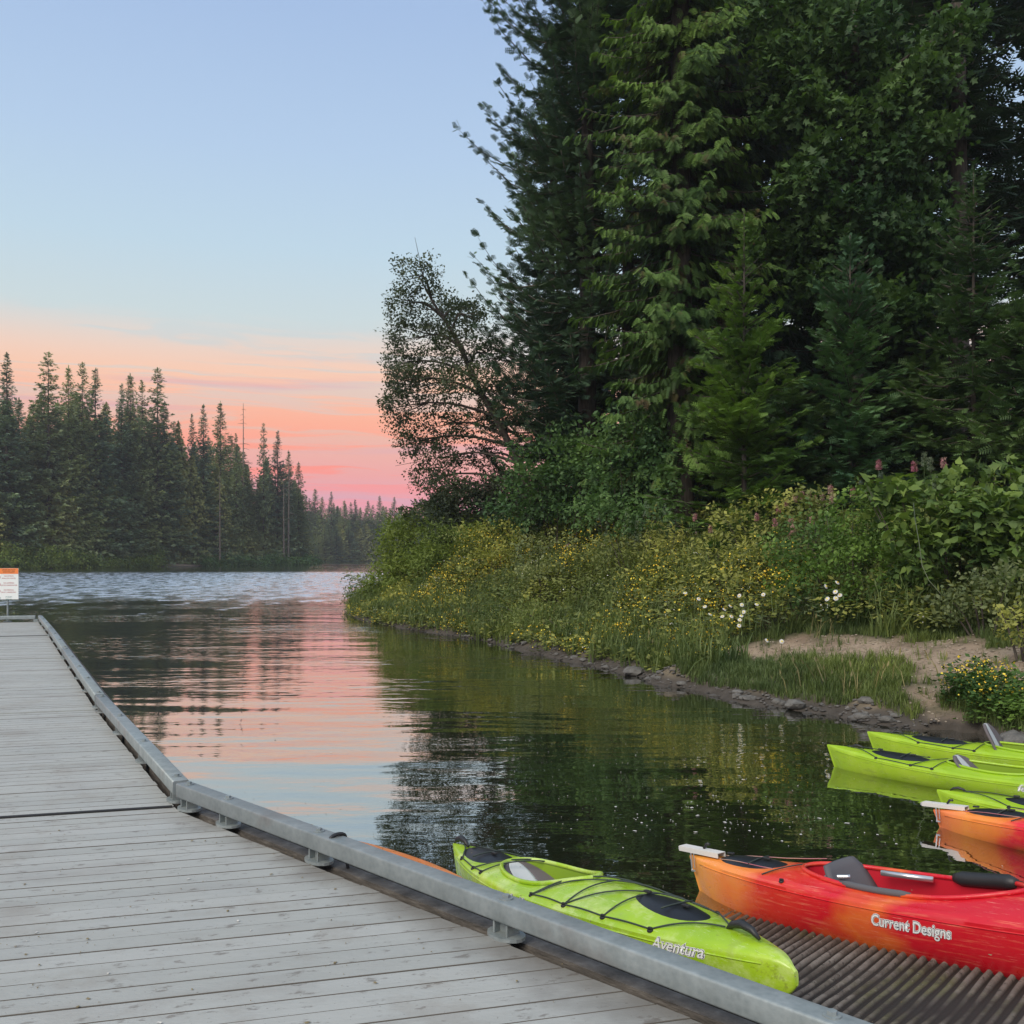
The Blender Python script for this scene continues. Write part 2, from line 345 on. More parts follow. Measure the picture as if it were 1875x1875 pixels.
def watersh(N, out):
    p = N.pos(); x, y, z = N.xyz(p)[:3]
    d = N.math('ADD', y, N.math('MULTIPLY', N.math('SUBTRACT', N.noise(N.scale(p, (.035, .07, 0)), 1.0, 2), .5), 26.0))
    d = N.math('ADD', d, N.math('MULTIPLY', x, -.22))
    chop = N.math('MULTIPLY', N.fac(d, 44, 64), N.fac(y, 128, 158, 1, .03))
    # slow swell, small ripples, and the breeze patch farther out
    h1 = N.noise(N.scale(p, (.26, .85, 0)), 1.0, 2, .4)
    h2 = N.noise(N.scale(p, (1.5, 3.6, 0)), 1.0, 2, .5)
    h3 = N.noise(N.scale(p, (5.0, 12.0, 0)), 1.0, 2, .5)
    calm = N.fac(y, 6, 26, .25, 1.0)
    patch = N.fac(N.noise(N.scale(p, (.10, .22, 0)), 1.0, 2), .38, .62, .35, 1.25)
    n = N.bump(h1, .034)
    n = N.bump(h2, N.math('MULTIPLY', N.math('MULTIPLY', N.math('ADD', calm, N.fac(y, 16, 40, 0, .9)), patch), .016), normal=n)
    n = N.bump(h3, N.math('MULTIPLY', N.math('MULTIPLY', calm, patch), .0016), normal=n)
    n = N.bump(N.noise(N.scale(p, (1.6, 1.6, 0)), 1.0, 3, .6), N.math('MULTIPLY', chop, .10), normal=n)
    # cat's paws: wavelets too small to see one by one roughen the surface in streaks
    streak = N.noise(N.scale(p, (.42, .24, 0)), 1.0, 4, .65)
    paws = N.math('MULTIPLY', N.fac(N.math('ADD', N.fac(d, 30, 84, 0, 1, False), N.math('MULTIPLY', N.math('SUBTRACT', streak, .5), 1.9)), .34, .62), N.fac(y, 128, 158, 1, .03))
    fine_ = N.fac(N.noise(N.scale(p, (1.1, .5, 0)), 1.0, 3, .6), .38, .60, .30, 1.0)
    fr = N.new('ShaderNodeFresnel', i_IOR=1.45); N.put(fr, 'Normal', n)
    gl = N.new('ShaderNodeBsdfGlossy'); N.put(gl, 'Roughness', N.math('ADD', N.fac(y, 30, 120, .0, .03), N.math('MULTIPLY', N.math('MULTIPLY', paws, fine_), .34))); N.put(gl, 'Normal', n); N.put(gl, 'Color', (.97, .98, 1))
    df = N.new('ShaderNodeBsdfDiffuse', i_Color=(.030, .036, .018))
    tp = N.new('ShaderNodeBsdfTransparent', i_Color=(.74, .74, .56))
    body = N.new('ShaderNodeMixShader', i_0=.42); N.put(body, 1, tp.outputs[0]); N.put(body, 2, df.outputs[0])
    m = N.new('ShaderNodeMixShader'); N.put(m, 0, N.math('POWER', fr.outputs[0], .35)); N.put(m, 1, body.outputs[0]); N.put(m, 2, gl.outputs[0])
    N.l.new(m.outputs[0], out.inputs[0])
M['water'] = material('lake_water', watersh)
# the sheet is finely divided where a breeze roughens the open lake, and carries real wavelets there
wx = axis([(-900, -140, 95), (-140, -84, 2.5), (-84, 6, .5), (6, 60, 4), (60, 900, 105)])
wy = axis([(-60, 40, 12.5), (40, 150, .30), (150, 200, 6), (200, 1900, 170)])
WX, WY = np.meshgrid(wx, wy)
dline = WY-.22*WX*.35+vnoise(WX, WY, 13, 70)*5+vnoise(WX, WY, 5, 71)*3.0
amp = (np.clip((dline-42)/34, 0, 1)**1.2)*np.clip((152-WY)/22, 0, 1)*np.clip((WX+100)/16, 0, 1)*np.clip((6-WX)/8, 0, 1)
amp = amp*(.85+.15*vnoise(WX, WY, 9, 72))
WZ = np.zeros_like(WX); rw = np.random.default_rng(5)
for q in range(22):
    lam = rw.uniform(1.1, 2.1); th = rw.normal(1.35, .60); k_ = 2*PI/lam
    WZ += .0125*lam/math.sqrt(22)*1.5*np.sin(k_*(WX*math.cos(th)+WY*math.sin(th))+rw.uniform(0, 6.3))
WZ = WZ*amp*1.05
nwx, nwy = len(wx), len(wy); ii = np.arange(nwx*nwy).reshape(nwy, nwx)
WF = np.stack([ii[:-1, :-1].ravel(), ii[:-1, 1:].ravel(), ii[1:, 1:].ravel(), ii[1:, :-1].ravel()], 1)
lake = link('lake_water', mesh('lake_water', np.stack([WX.ravel(), WY.ravel(), WZ.ravel()], 1), WF, M['water'], smooth=True))
tag(lake, 'calm lake reflecting the pink sunset sky and dark trees', kind='structure')

# ribbed concrete launch ramp: rounded ridges cast at an angle
rd = np.array([.62, .785]); rd /= np.linalg.norm(rd); rn = np.array([rd[1], -rd[0]])
SP = .056
prof = [(-.5, 0), (-.36, .004), (-.26, .022), (-.12, .033), (.06, .034), (.2, .026), (.3, .006)]
us = []; hs = []
k0, k1 = -75, 125
for k in range(k0, k1):
    j = rng.uniform(-.04, .04)
    for a_, h_ in prof: us.append((k+a_+(j if -.4 < a_ < .4 else 0))*SP); hs.append(h_)
us = np.array(us); hs = np.array(hs)
vs_ = np.linspace(-5, 8, 70)
U_, W_ = np.meshgrid(us, vs_); HH = np.tile(hs, (len(vs_), 1))
cx, cyy = 2.6, 4.6
RX = cx+U_*rn[0]+W_*rd[0]; RY = cyy+U_*rn[1]+W_*rd[1]
wear = np.clip(vnoise(RX, RY, .5, 20)*.35+vnoise(RX, RY, .13, 21)*.26+.85, .2, 1.1)
patchy = np.clip(1-np.exp(-((RX-2.0)**2/.30+(RY-4.55)**2/.06))*.75, 0, 1)
RZ = ramp_z(RX, RY)-.045+HH*wear*patchy+vnoise(RX, RY, .05, 22)*.0015
keep = (RX > -3.2) & (RX < 9.4) & (RY > .8) & (RY < 12.6)
nv, nu = RX.shape; ii = np.arange(nv*nu).reshape(nv, nu)
kq = keep[:-1, :-1] & keep[1:, :-1] & keep[:-1, 1:] & keep[1:, 1:]
F = np.stack([ii[:-1, :-1][kq], ii[:-1, 1:][kq], ii[1:, 1:][kq], ii[1:, :-1][kq]], 1)
def rampcol(N):
    p = N.pos(); z = N.xyz(p)[2]
    c = N.ramp(N.noise(p, 5, 6, .65), [(.32, (.090, .078, .062)), (.55, (.185, .162, .135)), (.75, (.27, .245, .21))])
    c = N.mix(N.fac(N.noise(p, 26, 4, .7), .56, .68), c, (.050, .045, .038))
    c = N.mix(N.math('MULTIPLY', N.fac(N.noise(p, 1.6, 4), .54, .66), .7), c, (.095, .098, .030))
    c = N.mix(N.math('MULTIPLY', N.fac(N.noise(p, 3.1, 6, .7), .52, .60), .55), c, (.048, .040, .030))
    c = N.mix(N.math('MULTIPLY', N.fac(N.noise(p, 48, 3, .7), .62, .70), .6), c, (.32, .29, .24))
    c = N.mix(N.fac(N.attr('tone'), .15, .75), (.030, .026, .022), c)          # darker colour down in the grooves between the ridges
    wet = N.fac(N.math('ADD', z, N.math('MULTIPLY', N.noise(p, 2, 3), -.08)), -.02, .09)
    return N.mix(wet, N.mix(.42, c, (.030, .026, .016)), c)
M['ramp'] = pbr('ramp_concrete', (.1, .1, .1), .8, spec=.35, colfn=rampcol, bumpfn=lambda N: N.bump(N.noise(N.pos(), 60, 5, .7), .006, .8))
rp = link('boat_ramp', mesh('boat_ramp', np.stack([RX.ravel(), RY.ravel(), RZ.ravel()], 1), F, M['ramp'], tone=(HH*patchy/.034).ravel(), smooth=True))
tag(rp, 'ribbed grey concrete launch ramp running down into the water under the kayaks', kind='structure')
# ------------------------------------------------------------------ floating dock
ZD = .65
PD = Vector((.964, .265)); PN = Vector((-.265, .964))        # along a board, across the boards
EDGE = [(4.18, -.055), (-2.12, 6.38), (-4.49, 10.68), (-7.30, 16.05), (-9.65, 20.55), (-11.90, 24.78)]
LEFT = [(-3.6, -4.0), (-17.4, 27.5)]
JOINTS = [-1.6, 6.83, 11.35, 17.3, 22.25, 27.0]
def hit(u, poly):
    """where the board line at distance u crosses a polyline; returns the x,y point"""
    for a, b in zip(poly[:-1], poly[1:]):
        a = Vector(a); b = Vector(b); ua = a.dot(PN); ub = b.dot(PN)
        if (ua-u)*(ub-u) <= 0 and ua != ub: return a+(b-a)*((u-ua)/(ub-ua))
    a, b = (Vector(poly[0]), Vector(poly[1])) if u < Vector(poly[0]).dot(PN) else (Vector(poly[-2]), Vector(poly[-1]))
    return a+(b-a)*((u-a.dot(PN))/((b-a).dot(PN)))
def plankcol(N):
    p = N.pos(); r = N.attr('tone')
    u = N.new('ShaderNodeVectorMath', operation='DOT_PRODUCT', i_0=p, i_1=(.964, .265, 0)).outputs['Value']
    v = N.new('ShaderNodeVectorMath', operation='DOT_PRODUCT', i_0=p, i_1=(-.265, .964, 0)).outputs['Value']
    q = N.comb(N.math('MULTIPLY', u, 1.6), N.math('MULTIPLY', v, 26.0), N.math('MULTIPLY', r, 40.0))
    g = N.noise(q, 1.0, 6, .65)
    base = N.mix(r, (.362, .375, .355), (.408, .420, .400))
    c = N.mix(N.fac(g, .30, .72), N.mix(1, base, (.93, .93, .92, 1), 'MULTIPLY'), base)
    q2 = N.comb(N.math('MULTIPLY', u, 1.0), N.math('MULTIPLY', v, 2.2), 0.0)
    c = N.mix(N.math('MULTIPLY', N.fac(N.noise(q2, 1.1, 6, .62), .50, .70), .38), c, (.24, .225, .205))
    c = N.mix(N.math('MULTIPLY', N.fac(N.noise(q2, 7.5, 5, .7), .575, .66), .60), c, (.115, .095, .08))
    c = N.mix(N.math('MULTIPLY', N.fac(N.noise(q2, .8, 3), .5, .7), .15), c, (.43, .44, .41))
    # trodden dirt collects along the rail side of the near section
    e = N.new('ShaderNodeVectorMath', operation='DOT_PRODUCT', i_0=p, i_1=(.744, .668, 0)).outputs['Value']
    e = N.fac(N.math('ADD', e, N.math('MULTIPLY', N.noise(p, 3.5, 4), .5)), 2.70, 3.10)
    e = N.math('MULTIPLY', e, N.fac(N.xyz(p)[1], 5.9, 6.5, 1, 0))
    c = N.mix(N.math('MULTIPLY', N.fac(N.noise(p, 55, 3, .7), .66, .72), .6), c, (.07, .06, .045))
    c = N.mix(N.math('MULTIPLY', N.fac(N.noise(N.scale(p, (1, 1, 0)), 1.9, 6, .7), .52, .66), .28), c, (.23, .20, .165))
    return N.mix(N.math('MULTIPLY', e, .62), c, (.085, .070, .058))
M['plank'] = pbr('deck_board', (.3, .3, .29), .62, spec=.35, colfn=plankcol,
    bumpfn=lambda N: N.bump(N.noise(N.scale(N.pos(), (22, 60, 20)), 1, 6, .7), .004, .8), roughfn=lambda N: N.fac(N.noise(N.pos(), 3, 4), .3, .7, .5, .8))
M['plank_edge'] = pbr('dirty_board_edge', (.10, .09, .075), .9)  # dirt on the side faces, painted darker so the board gaps read dark
def steelcol(N):
    p = N.pos(); c = N.ramp(N.noise(p, 9, 6, .65), [(.3, (.175, .212, .215)), (.6, (.265, .310, .315)), (.8, (.37, .415, .42))])
    v = N.new('ShaderNodeTexVoronoi', i_Scale=34.0); N.put(v, 'Vector', p)
    c = N.mix(.22, c, N.ramp(v.outputs['Distance'], [(0, (.25, .28, .29)), (.7, (.44, .47, .46))]))
    return N.mix(N.math('MULTIPLY', N.fac(N.noise(p, 2.4, 5), .58, .72), .30), c, (.22, .17, .145))
M['steel'] = pbr('galvanised_steel', (.4, .4, .4), .55, metal=.35, spec=.5, colfn=steelcol, bumpfn=lambda N: N.bump(N.noise(N.pos(), 70, 3), .0015, .6))
M['timber'] = pbr('weathered_timber', (.2, .16, .13), .9, colfn=lambda N: N.ramp(N.noise(N.scale(N.pos(), (7, 7, 40)), 1, 6, .7), [(.3, (.050, .045, .040)), (.55, (.135, .122, .108)), (.75, (.25, .232, .21))]),
    bumpfn=lambda N: N.bump(N.noise(N.scale(N.pos(), (10, 10, 60)), 1, 5, .7), .012, .9))
M['float'] = pbr('black_float', (.012, .012, .012), .8)
names = ['nearest wide dock section of grey boards, its rail running beside the kayaks',
         'second dock section of grey boards beyond the dark joint where the rail bends',
         'third dock section of grey boards between the two middle joints',
         'fourth short dock section of grey boards before the sign platform',
         'far end dock section of grey boards that carries the warning sign']
docks = []
BH, BW, PH = .092, .105, .072           # rail beam height, width and the gap below it
for k in range(5):
    u0, u1 = JOINTS[k]+.012, JOINTS[k+1]-.012
    p0 = (hit(u0, EDGE)+hit(u0, LEFT))/2
    D = empty('dock_section', (p0.x, p0.y, 0)); docks.append(D)
    tag(D, names[k], 'dock', 'sections of the grey floating dock')
    O = Vector((p0.x, p0.y, 0))
    nb = round((u1-u0)/.134); bw = (u1-u0)/nb
    for i in range(nb):
        a = u0+i*bw+.0020; b = u0+(i+1)*bw-.0020
        # boards stop 4 cm short of the rail line, each a little differently
        sh = .045+rng.uniform(-.004, .004)
        q = [hit(a, LEFT), hit(a, EDGE)-PD*sh, hit(b, EDGE)-PD*sh, hit(b, LEFT)]
        zt = ZD+rng.uniform(-.0015, .0015); e = .0025
        qi = [q[0]+PN*e, q[1]+PN*e, q[2]-PN*e, q[3]-PN*e]
        vs = [(p.x-O.x, p.y-O.y, z) for z, P_ in ((zt-.032, q), (zt-e, q), (zt, qi)) for p in P_]
        fs = [(3, 2, 1, 0), (8, 9, 10, 11)]+[(r*4+j, r*4+(j+1) % 4, r*4+4+(j+1) % 4, r*4+4+j) for r in (0, 1) for j in range(4)]
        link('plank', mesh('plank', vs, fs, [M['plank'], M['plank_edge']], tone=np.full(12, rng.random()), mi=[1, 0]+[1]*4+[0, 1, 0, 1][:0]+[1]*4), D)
    # edge timber, rail beam, posts: along this section's own edge line(s)
    eu = [u0]+[Vector(e).dot(PN) for e in EDGE if u0+.3 < Vector(e).dot(PN) < u1-.3]+[u1]
    pts = [hit(u, EDGE) for u in eu]
    fr = MB(); 
    for a, b in zip(pts[:-1], pts[1:]):
        d = (b-a).normalized(); nrm = Vector((-d.y, d.x)); nrm = nrm if nrm.dot(Vector((1, .8))) > 0 else -nrm
        for off, w_, z0, z1 in ((.03, .085, ZD-.20, ZD-.018), (.155, .05, ZD-.24, ZD-.035)):
            a2 = a+nrm*off; b2 = b+nrm*off; c2 = b2+nrm*w_; d2 = a2+nrm*w_
            tb = MB(); tb.prism([(p.x-O.x, p.y-O.y) for p in (a2, d2, c2, b2)], z0, z1); tb.obj('edge_timber', M['timber'], D)
        L = (b-a).length; ang = math.atan2(d.y, d.x)
        # beam: rolled hollow section with rounded corners
        beam = MB(); r_ = .011; sec = []
        for cxs, czs, a0 in ((BW/2-r_, BH-r_, 0), (-BW/2+r_, BH-r_, 90), (-BW/2+r_, r_, 180), (BW/2-r_, r_, 270)):
            for t in (0, 30, 60, 90): sec.append((cxs+r_*math.cos(math.radians(a0+t)), czs+r_*math.sin(math.radians(a0+t))))
        m = len(sec); vs = []
        mid = a+nrm*.0
        for s_ in (.018, L-.018):
            for (q, z) in sec:
                p = a+d*s_+nrm*q; vs.append((p.x-O.x, p.y-O.y, ZD+PH+z))
        beam.add(vs, [tuple(range(m)), tuple(range(2*m-1, m-1, -1))]+[(i, m+i, m+(i+1) % m, (i+1) % m) for i in range(m)])
        bo = beam.obj('rail_beam', M['steel'], D, smooth=True)
        for pl in list(bo.data.polygons)[:2]: pl.use_smooth = False
        npst = max(2, round(L/1.22)); ss = [(.16+(L-.32)*i/(npst-1)) for i in range(npst)] if k else None
        if k == 0:
            ss = [x for x in (L-.10, L-.62, L-1.62, L-3.08, L-4.6, L-6.1, L-7.6) if x > .1]
            if d.y > 0: pass
            else: ss = [L-x for x in ss]
        for s_ in ss:
            p = a+d*s_
            post = MB(); Rm = Matrix.Rotation(ang, 3, 'Z')
            # foot plate, an open U bracket with two webs, saddle plate
            pc = Vector((p.x-O.x, p.y-O.y, 0))
            ring = [(pc.x+(Rm @ Vector((.098*math.cos(t), .068*math.sin(t), 0))).x, pc.y+(Rm @ Vector((.098*math.cos(t), .068*math.sin(t), 0))).y) for t in np.linspace(0, 2*PI, 17)[:-1]]
            post.prism(ring, ZD+.0015, ZD+.016)
            post.box(pc+Vector((0, 0, ZD+.016+(PH-.016)/2)), (.085, .008, PH-.016), Rm)
            for sx in (-.04, .04): post.box(pc+Rm @ Vector((sx, 0, 0))+Vector((0, 0, ZD+.016+(PH-.018)/2)), (.010, .074, PH-.019), Rm)
            po = post.obj('rail_post', M['steel'], D)
            bt = MB(); bt.disc(pc+Vector((0, 0, ZD+PH+BH)), .030, .005, 12); bt.disc(pc+Vector((0, 0, ZD+PH+BH+.005)), .017, .013, 6)
            bt.obj('bolt', M['steel'], po)
    # floats under the deck
    fb = MB()
    A0, A1, B1, B0 = hit(u0, LEFT)+PD*.2, hit(u0, EDGE)-PD*.25, hit(u1, EDGE)-PD*.25, hit(u1, LEFT)+PD*.2
    fb.prism([(p.x-O.x, p.y-O.y) for p in (A0, A1, B1, B0)], -.25, ZD-.24); fb.obj('float_tank', M['float'], D)
    # hinge strip at the far joint
    if k < 4:
        hb = MB(); q0 = hit(u1+.012, LEFT); q1 = hit(u1+.012, EDGE)-PD*.06
        hb.prism([(p.x-O.x, p.y-O.y) for p in (q0-PN*.03, q1-PN*.03, q1+PN*.008, q0+PN*.008)], ZD+.002, ZD+.010)
        hb.obj('joint_strip', M['plank'] if k in (1, 2) else M['float'], D)
        hb.V and None
# rail across the far end
D = docks[4]; O = D.location
q0 = hit(26.95, LEFT); q1 = hit(26.95, EDGE)
d = (q1-q0).normalized(); Rm = Matrix.Rotation(math.atan2(d.y, d.x), 3, 'Z'); L = (q1-q0).length; mid = (q0+q1)/2
eb = MB(); eb.box((mid.x-O.x, mid.y-O.y, ZD+PH+BH/2), (L-.2, BW, BH), Rm); bevel(eb.obj('rail_beam', M['steel'], D), .014)
for s_ in np.arange(.3, L, 1.2):
    p = q0+d*s_; eb = MB(); eb.box((p.x-O.x, p.y-O.y, ZD+PH/2), (.10, .09, PH-.002), Rm); eb.obj('rail_post', M['steel'], D)

# mooring rope looped over the rail
M['black'] = pbr('black_rubber', (.022, .023, .025), .5, spec=.5, bumpfn=lambda N: N.bump(N.noise(N.pos(), 90, 2), .001, .5))
M['cord'] = pbr('dark_cord', (.035, .05, .045), .7)
rc = Vector((-.95, 5.19))+Vector((.715, .70))*.02
dd = Vector((.70, -.715)); nn = Vector((.715, .70)); rb = MB()
for j in (0,):
    pts = []
    for t in np.linspace(0, PI, 12):
        q = rc+dd*j+nn*(-math.cos(t)*.05+.015); pts.append((q.x, q.y, ZD+PH+BH-.03+.042*math.sin(t)**.5))
    q = rc+dd*j*1.6+nn*.075; pts.append((q.x, q.y, ZD+.02)); pts.append((q.x+.03, q.y, ZD-.2))
    rb.tube(pts, .010, 6)
ro = rb.obj('mooring_rope', M['black'], smooth=True); tag(ro, 'black mooring rope looped over the steel dock rail near the orange kayak', 'rope')

# ------------------------------------------------------------------ warning sign at the end of the dock
def text_mesh(body, size, mat, name, shear=0.0, bold=0.0, extrude=0.0, align='CENTER', space=1.0):
    cu = bpy.data.curves.new(name, 'FONT'); cu.body = body; cu.size = size; cu.align_x = align; cu.align_y = 'CENTER'
    cu.shear = shear; cu.offset = bold; cu.extrude = extrude; cu.space_character = space; cu.resolution_u = 3
    o = bpy.data.objects.new(name, cu); C.objects.link(o)
    dg = bpy.context.evaluated_depsgraph_get(); me = bpy.data.meshes.new_from_object(o.evaluated_get(dg))
    bpy.data.objects.remove(o); bpy.data.curves.remove(cu)
    me.materials.clear(); me.materials.append(mat); me.name = name
    return me
M['sign_white'] = pbr('sign_white', (.78, .82, .80), .4)
M['sign_orange'] = pbr('sign_orange', (.85, .24, .06), .45)
M['sign_red'] = pbr('sign_red', (.45, .05, .05), .5)
M['sign_ink'] = pbr('sign_ink', (.05, .03, .02), .5)
M['sign_green'] = pbr('sign_green', (.04, .20, .17), .5)
SX, SY = -12.65, 24.62
S = empty('warning_sign', (SX, SY, ZD), math.radians(3)); tag(S, 'white warning sign with an orange top band on a steel post at the dock end', 'sign')
b_ = MB(); b_.tube([(0, .045, .0), (0, .045, 1.30)], .024, 8); b_.box((0, .045, .012), (.16, .14, .022)); b_.obj('post', M['steel'], S)
bd = MB(); bd.box((0, 0, .96), (.57, .012, .78)); pn = bd.obj('panel', M['sign_white'], S)
bo = MB(); bo.box((0, -.0085, 1.278), (.564, .003, .138)); bo.obj('orange_band', M['sign_orange'], pn)
def sign_text(t, x, z, size, mat):
    me = text_mesh(t, size, mat, 'lettering'); o = link('lettering', me, pn, (x, -.0125 if z > 1.2 else -.0085, z), (PI/2, 0, 0))
sign_text('STOP! DO NOT', .05, 1.305, .046, M['sign_ink']); sign_text('DIVE OR JUMP', .05, 1.255, .046, M['sign_ink'])
for i, (t1, t2, mt) in enumerate((('NO DIVING', 'SHALLOW WATER', 'sign_red'), ('NO JUMPING', 'ROCKS UNDERWATER', 'sign_red'), ('NO FISHING', 'BOATS UNDERWAY', 'sign_red'), ('IF HURT', 'DIAL 911', 'sign_green'))):
    z = 1.125-i*.175
    sign_text(t1, .05, z+.028, .044, M[mt]); sign_text(t2, .05, z-.028, .040, M[mt])
    rg = MB(); vs = []
    for t in np.linspace(0, 2*PI, 21)[:-1]:
        for r_ in (.058, .046): vs.append((-.215+r_*math.cos(t), -.0085, z+r_*math.sin(t)))
    rg.add(vs, [(2*i_, (2*i_+2) % 40, (2*i_+3) % 40, 2*i_+1) for i_ in range(20)])
    if mt == 'sign_red': rg.box((-.215, -.0095, z), (.10, .001, .010), Matrix.Rotation(PI/4, 3, 'Y'))
    rg.box((-.215, -.0088, z), (.035, .001, .02))
    rg.obj('pictogram', M[mt], pn)
# ------------------------------------------------------------------ kayaks
def hullmat(name, kind, off=0.0):
    def col(N):
        p = N.obj(); x, y, z = N.xyz(p)[:3]; q = N.math('ADD', x, 0.0)
        if kind == 'green':
            c = N.ramp(N.noise(p, 2.6, 4), [(.3, (.270, .460, .014)), (.55, (.345, .545, .020)), (.75, (.43, .61, .045))])
            c = N.mix(N.math('MULTIPLY', N.fac(N.noise(p, 11, 5, .65), .56, .70), .45), c, (.28, .38, .06))
            c = N.mix(N.math('MULTIPLY', N.fac(N.noise(N.scale(p, (4, 14, 30)), 1, 5), .60, .70), .35), c, (.22, .30, .05))
            sc1 = N.noise(N.scale(p, (2.2, 40, 70)), 2.0, 5, .7); sc2 = N.noise(N.comb(N.math('ADD', N.math('MULTIPLY', x, 6), N.math('MULTIPLY', z, 30)), N.math('MULTIPLY', y, 30), N.math('MULTIPLY', z, 60)), 1.3, 4, .7)
            c = N.mix(N.math('MULTIPLY', N.fac(sc1, .60, .66), .5), c, (.62, .74, .34))
            c = N.mix(N.math('MULTIPLY', N.fac(sc2, .66, .70), .6), c, (.10, .13, .02))
            if off: # scuffed and dusty hull
                c = N.mix(N.math('MULTIPLY', N.fac(N.noise(p, 5, 6, .7), .45, .62), .45), c, (.62, .72, .30))
                c = N.mix(N.math('MULTIPLY', N.fac(N.noise(p, 9, 5, .7), .62, .70), .45), c, (.15, .15, .03))
            return c
        warp = N.math('ADD', q, N.math('MULTIPLY', N.math('SUBTRACT', N.noise(N.scale(p, (1.4, 2, 2)), 1.6, 4), .5), 1.0))
        if kind == 'fire':
            c = N.ramp(N.math('DIVIDE', warp, 3.7), [(.03, (.88, .36, .06)), (.14, (.86, .22, .04)), (.22, (.70, .040, .020)), (.33, (.62, .010, .022)), (.40, (.72, .14, .025)),
                (.46, (.60, .008, .022)), (.62, (.58, .010, .022)), (.74, (.72, .15, .025)), (.84, (.6, .010, .022))])
        elif kind == 'fire2':
            c = N.ramp(N.math('DIVIDE', warp, 3.7), [(.02, (.85, .22, .07)), (.11, (.86, .30, .05)), (.19, (.84, .22, .04)), (.24, (.76, .02, .04)), (.6, (.78, .03, .03)), (.8, (.8, .2, .03))])
        else:
            c = N.ramp(N.math('DIVIDE', warp, 3.2), [(.1, (.80, .17, .03)), (.4, (.90, .36, .16)), (.65, (.86, .24, .06)), (.9, (.9, .38, .18))])
        c = N.mix(N.math('MULTIPLY', N.fac(N.noise(N.scale(p, (1.2, 3, 22)), 3, 4, .65), .52, .72), .35), c, (.90, .30, .16))
        c = N.mix(N.math('MULTIPLY', N.fac(N.noise(N.scale(p, (2.0, 40, 80)), 2.0, 5, .7), .62, .67), .45), c, (.92, .42, .32))
        c = N.mix(N.math('MULTIPLY', N.fac(N.noise(N.scale(p, (9, 30, 50)), 1.7, 5, .7), .67, .71), .6), c, (.16, .02, .02))
        return N.mix(N.math('MULTIPLY', N.fac(N.noise(N.scale(p, (3, 9, 9)), 7, 4, .7), .62, .70), .35), c, (.40, .10, .05))
    return pbr(name, (.5, .5, .5), .34, spec=.5, colfn=col, coat=.15,
        bumpfn=lambda N: N.bump(N.noise(N.scale(N.obj(), (1, 1.5, 1.5)), 55, 4, .6), .0015, .5), roughfn=lambda N: N.fac(N.noise(N.obj(), 8, 4, .6), .35, .7, .26, .55))
M['k_green'] = hullmat('lime_polyethylene', 'green'); M['k_green_old'] = hullmat('scuffed_lime_polyethylene', 'green', 1.0)
M['k_fire'] = hullmat('red_orange_polyethylene', 'fire'); M['k_fire2'] = hullmat('orange_red_polyethylene', 'fire2'); M['k_orange'] = hullmat('orange_polyethylene', 'orange')
M['inside_green'] = pbr('inside_green', (.22, .36, .02), .5); M['inside_red'] = pbr('inside_red', (.52, .012, .028), .45)
M['pad'] = pbr('grey_seat_pad', (.105, .105, .115), .85, bumpfn=lambda N: N.bump(N.noise(N.pos(), 220, 2), .001, .5))
M['pad_pale'] = pbr('pale_seat_stripe', (.50, .53, .54), .8); M['pad_brown'] = pbr('dark_seat_cloth', (.125, .11, .115), .85)
M['alloy'] = pbr('brushed_aluminium', (.72, .72, .72), .32, metal=.85, colfn=lambda N: N.mix(N.noise(N.scale(N.obj(), (2, 40, 40)), 3, 3), (.60, .60, .60), (.84, .84, .84)))
M['bracket'] = pbr('painted_bracket', (.70, .69, .66), .45)
M['hatch'] = pbr('hatch_rubber', (.013, .015, .019), .42, spec=.4, bumpfn=lambda N: N.bump(N.noise(N.obj(), 40, 3), .002, .5))
M['letter_white'] = pbr('letter_white', (.82, .84, .85), .4); M['letter_ink'] = pbr('letter_ink', (.035, .045, .075), .45)
M['moss'] = pbr('dark_smudge', (.05, .045, .02), .9)

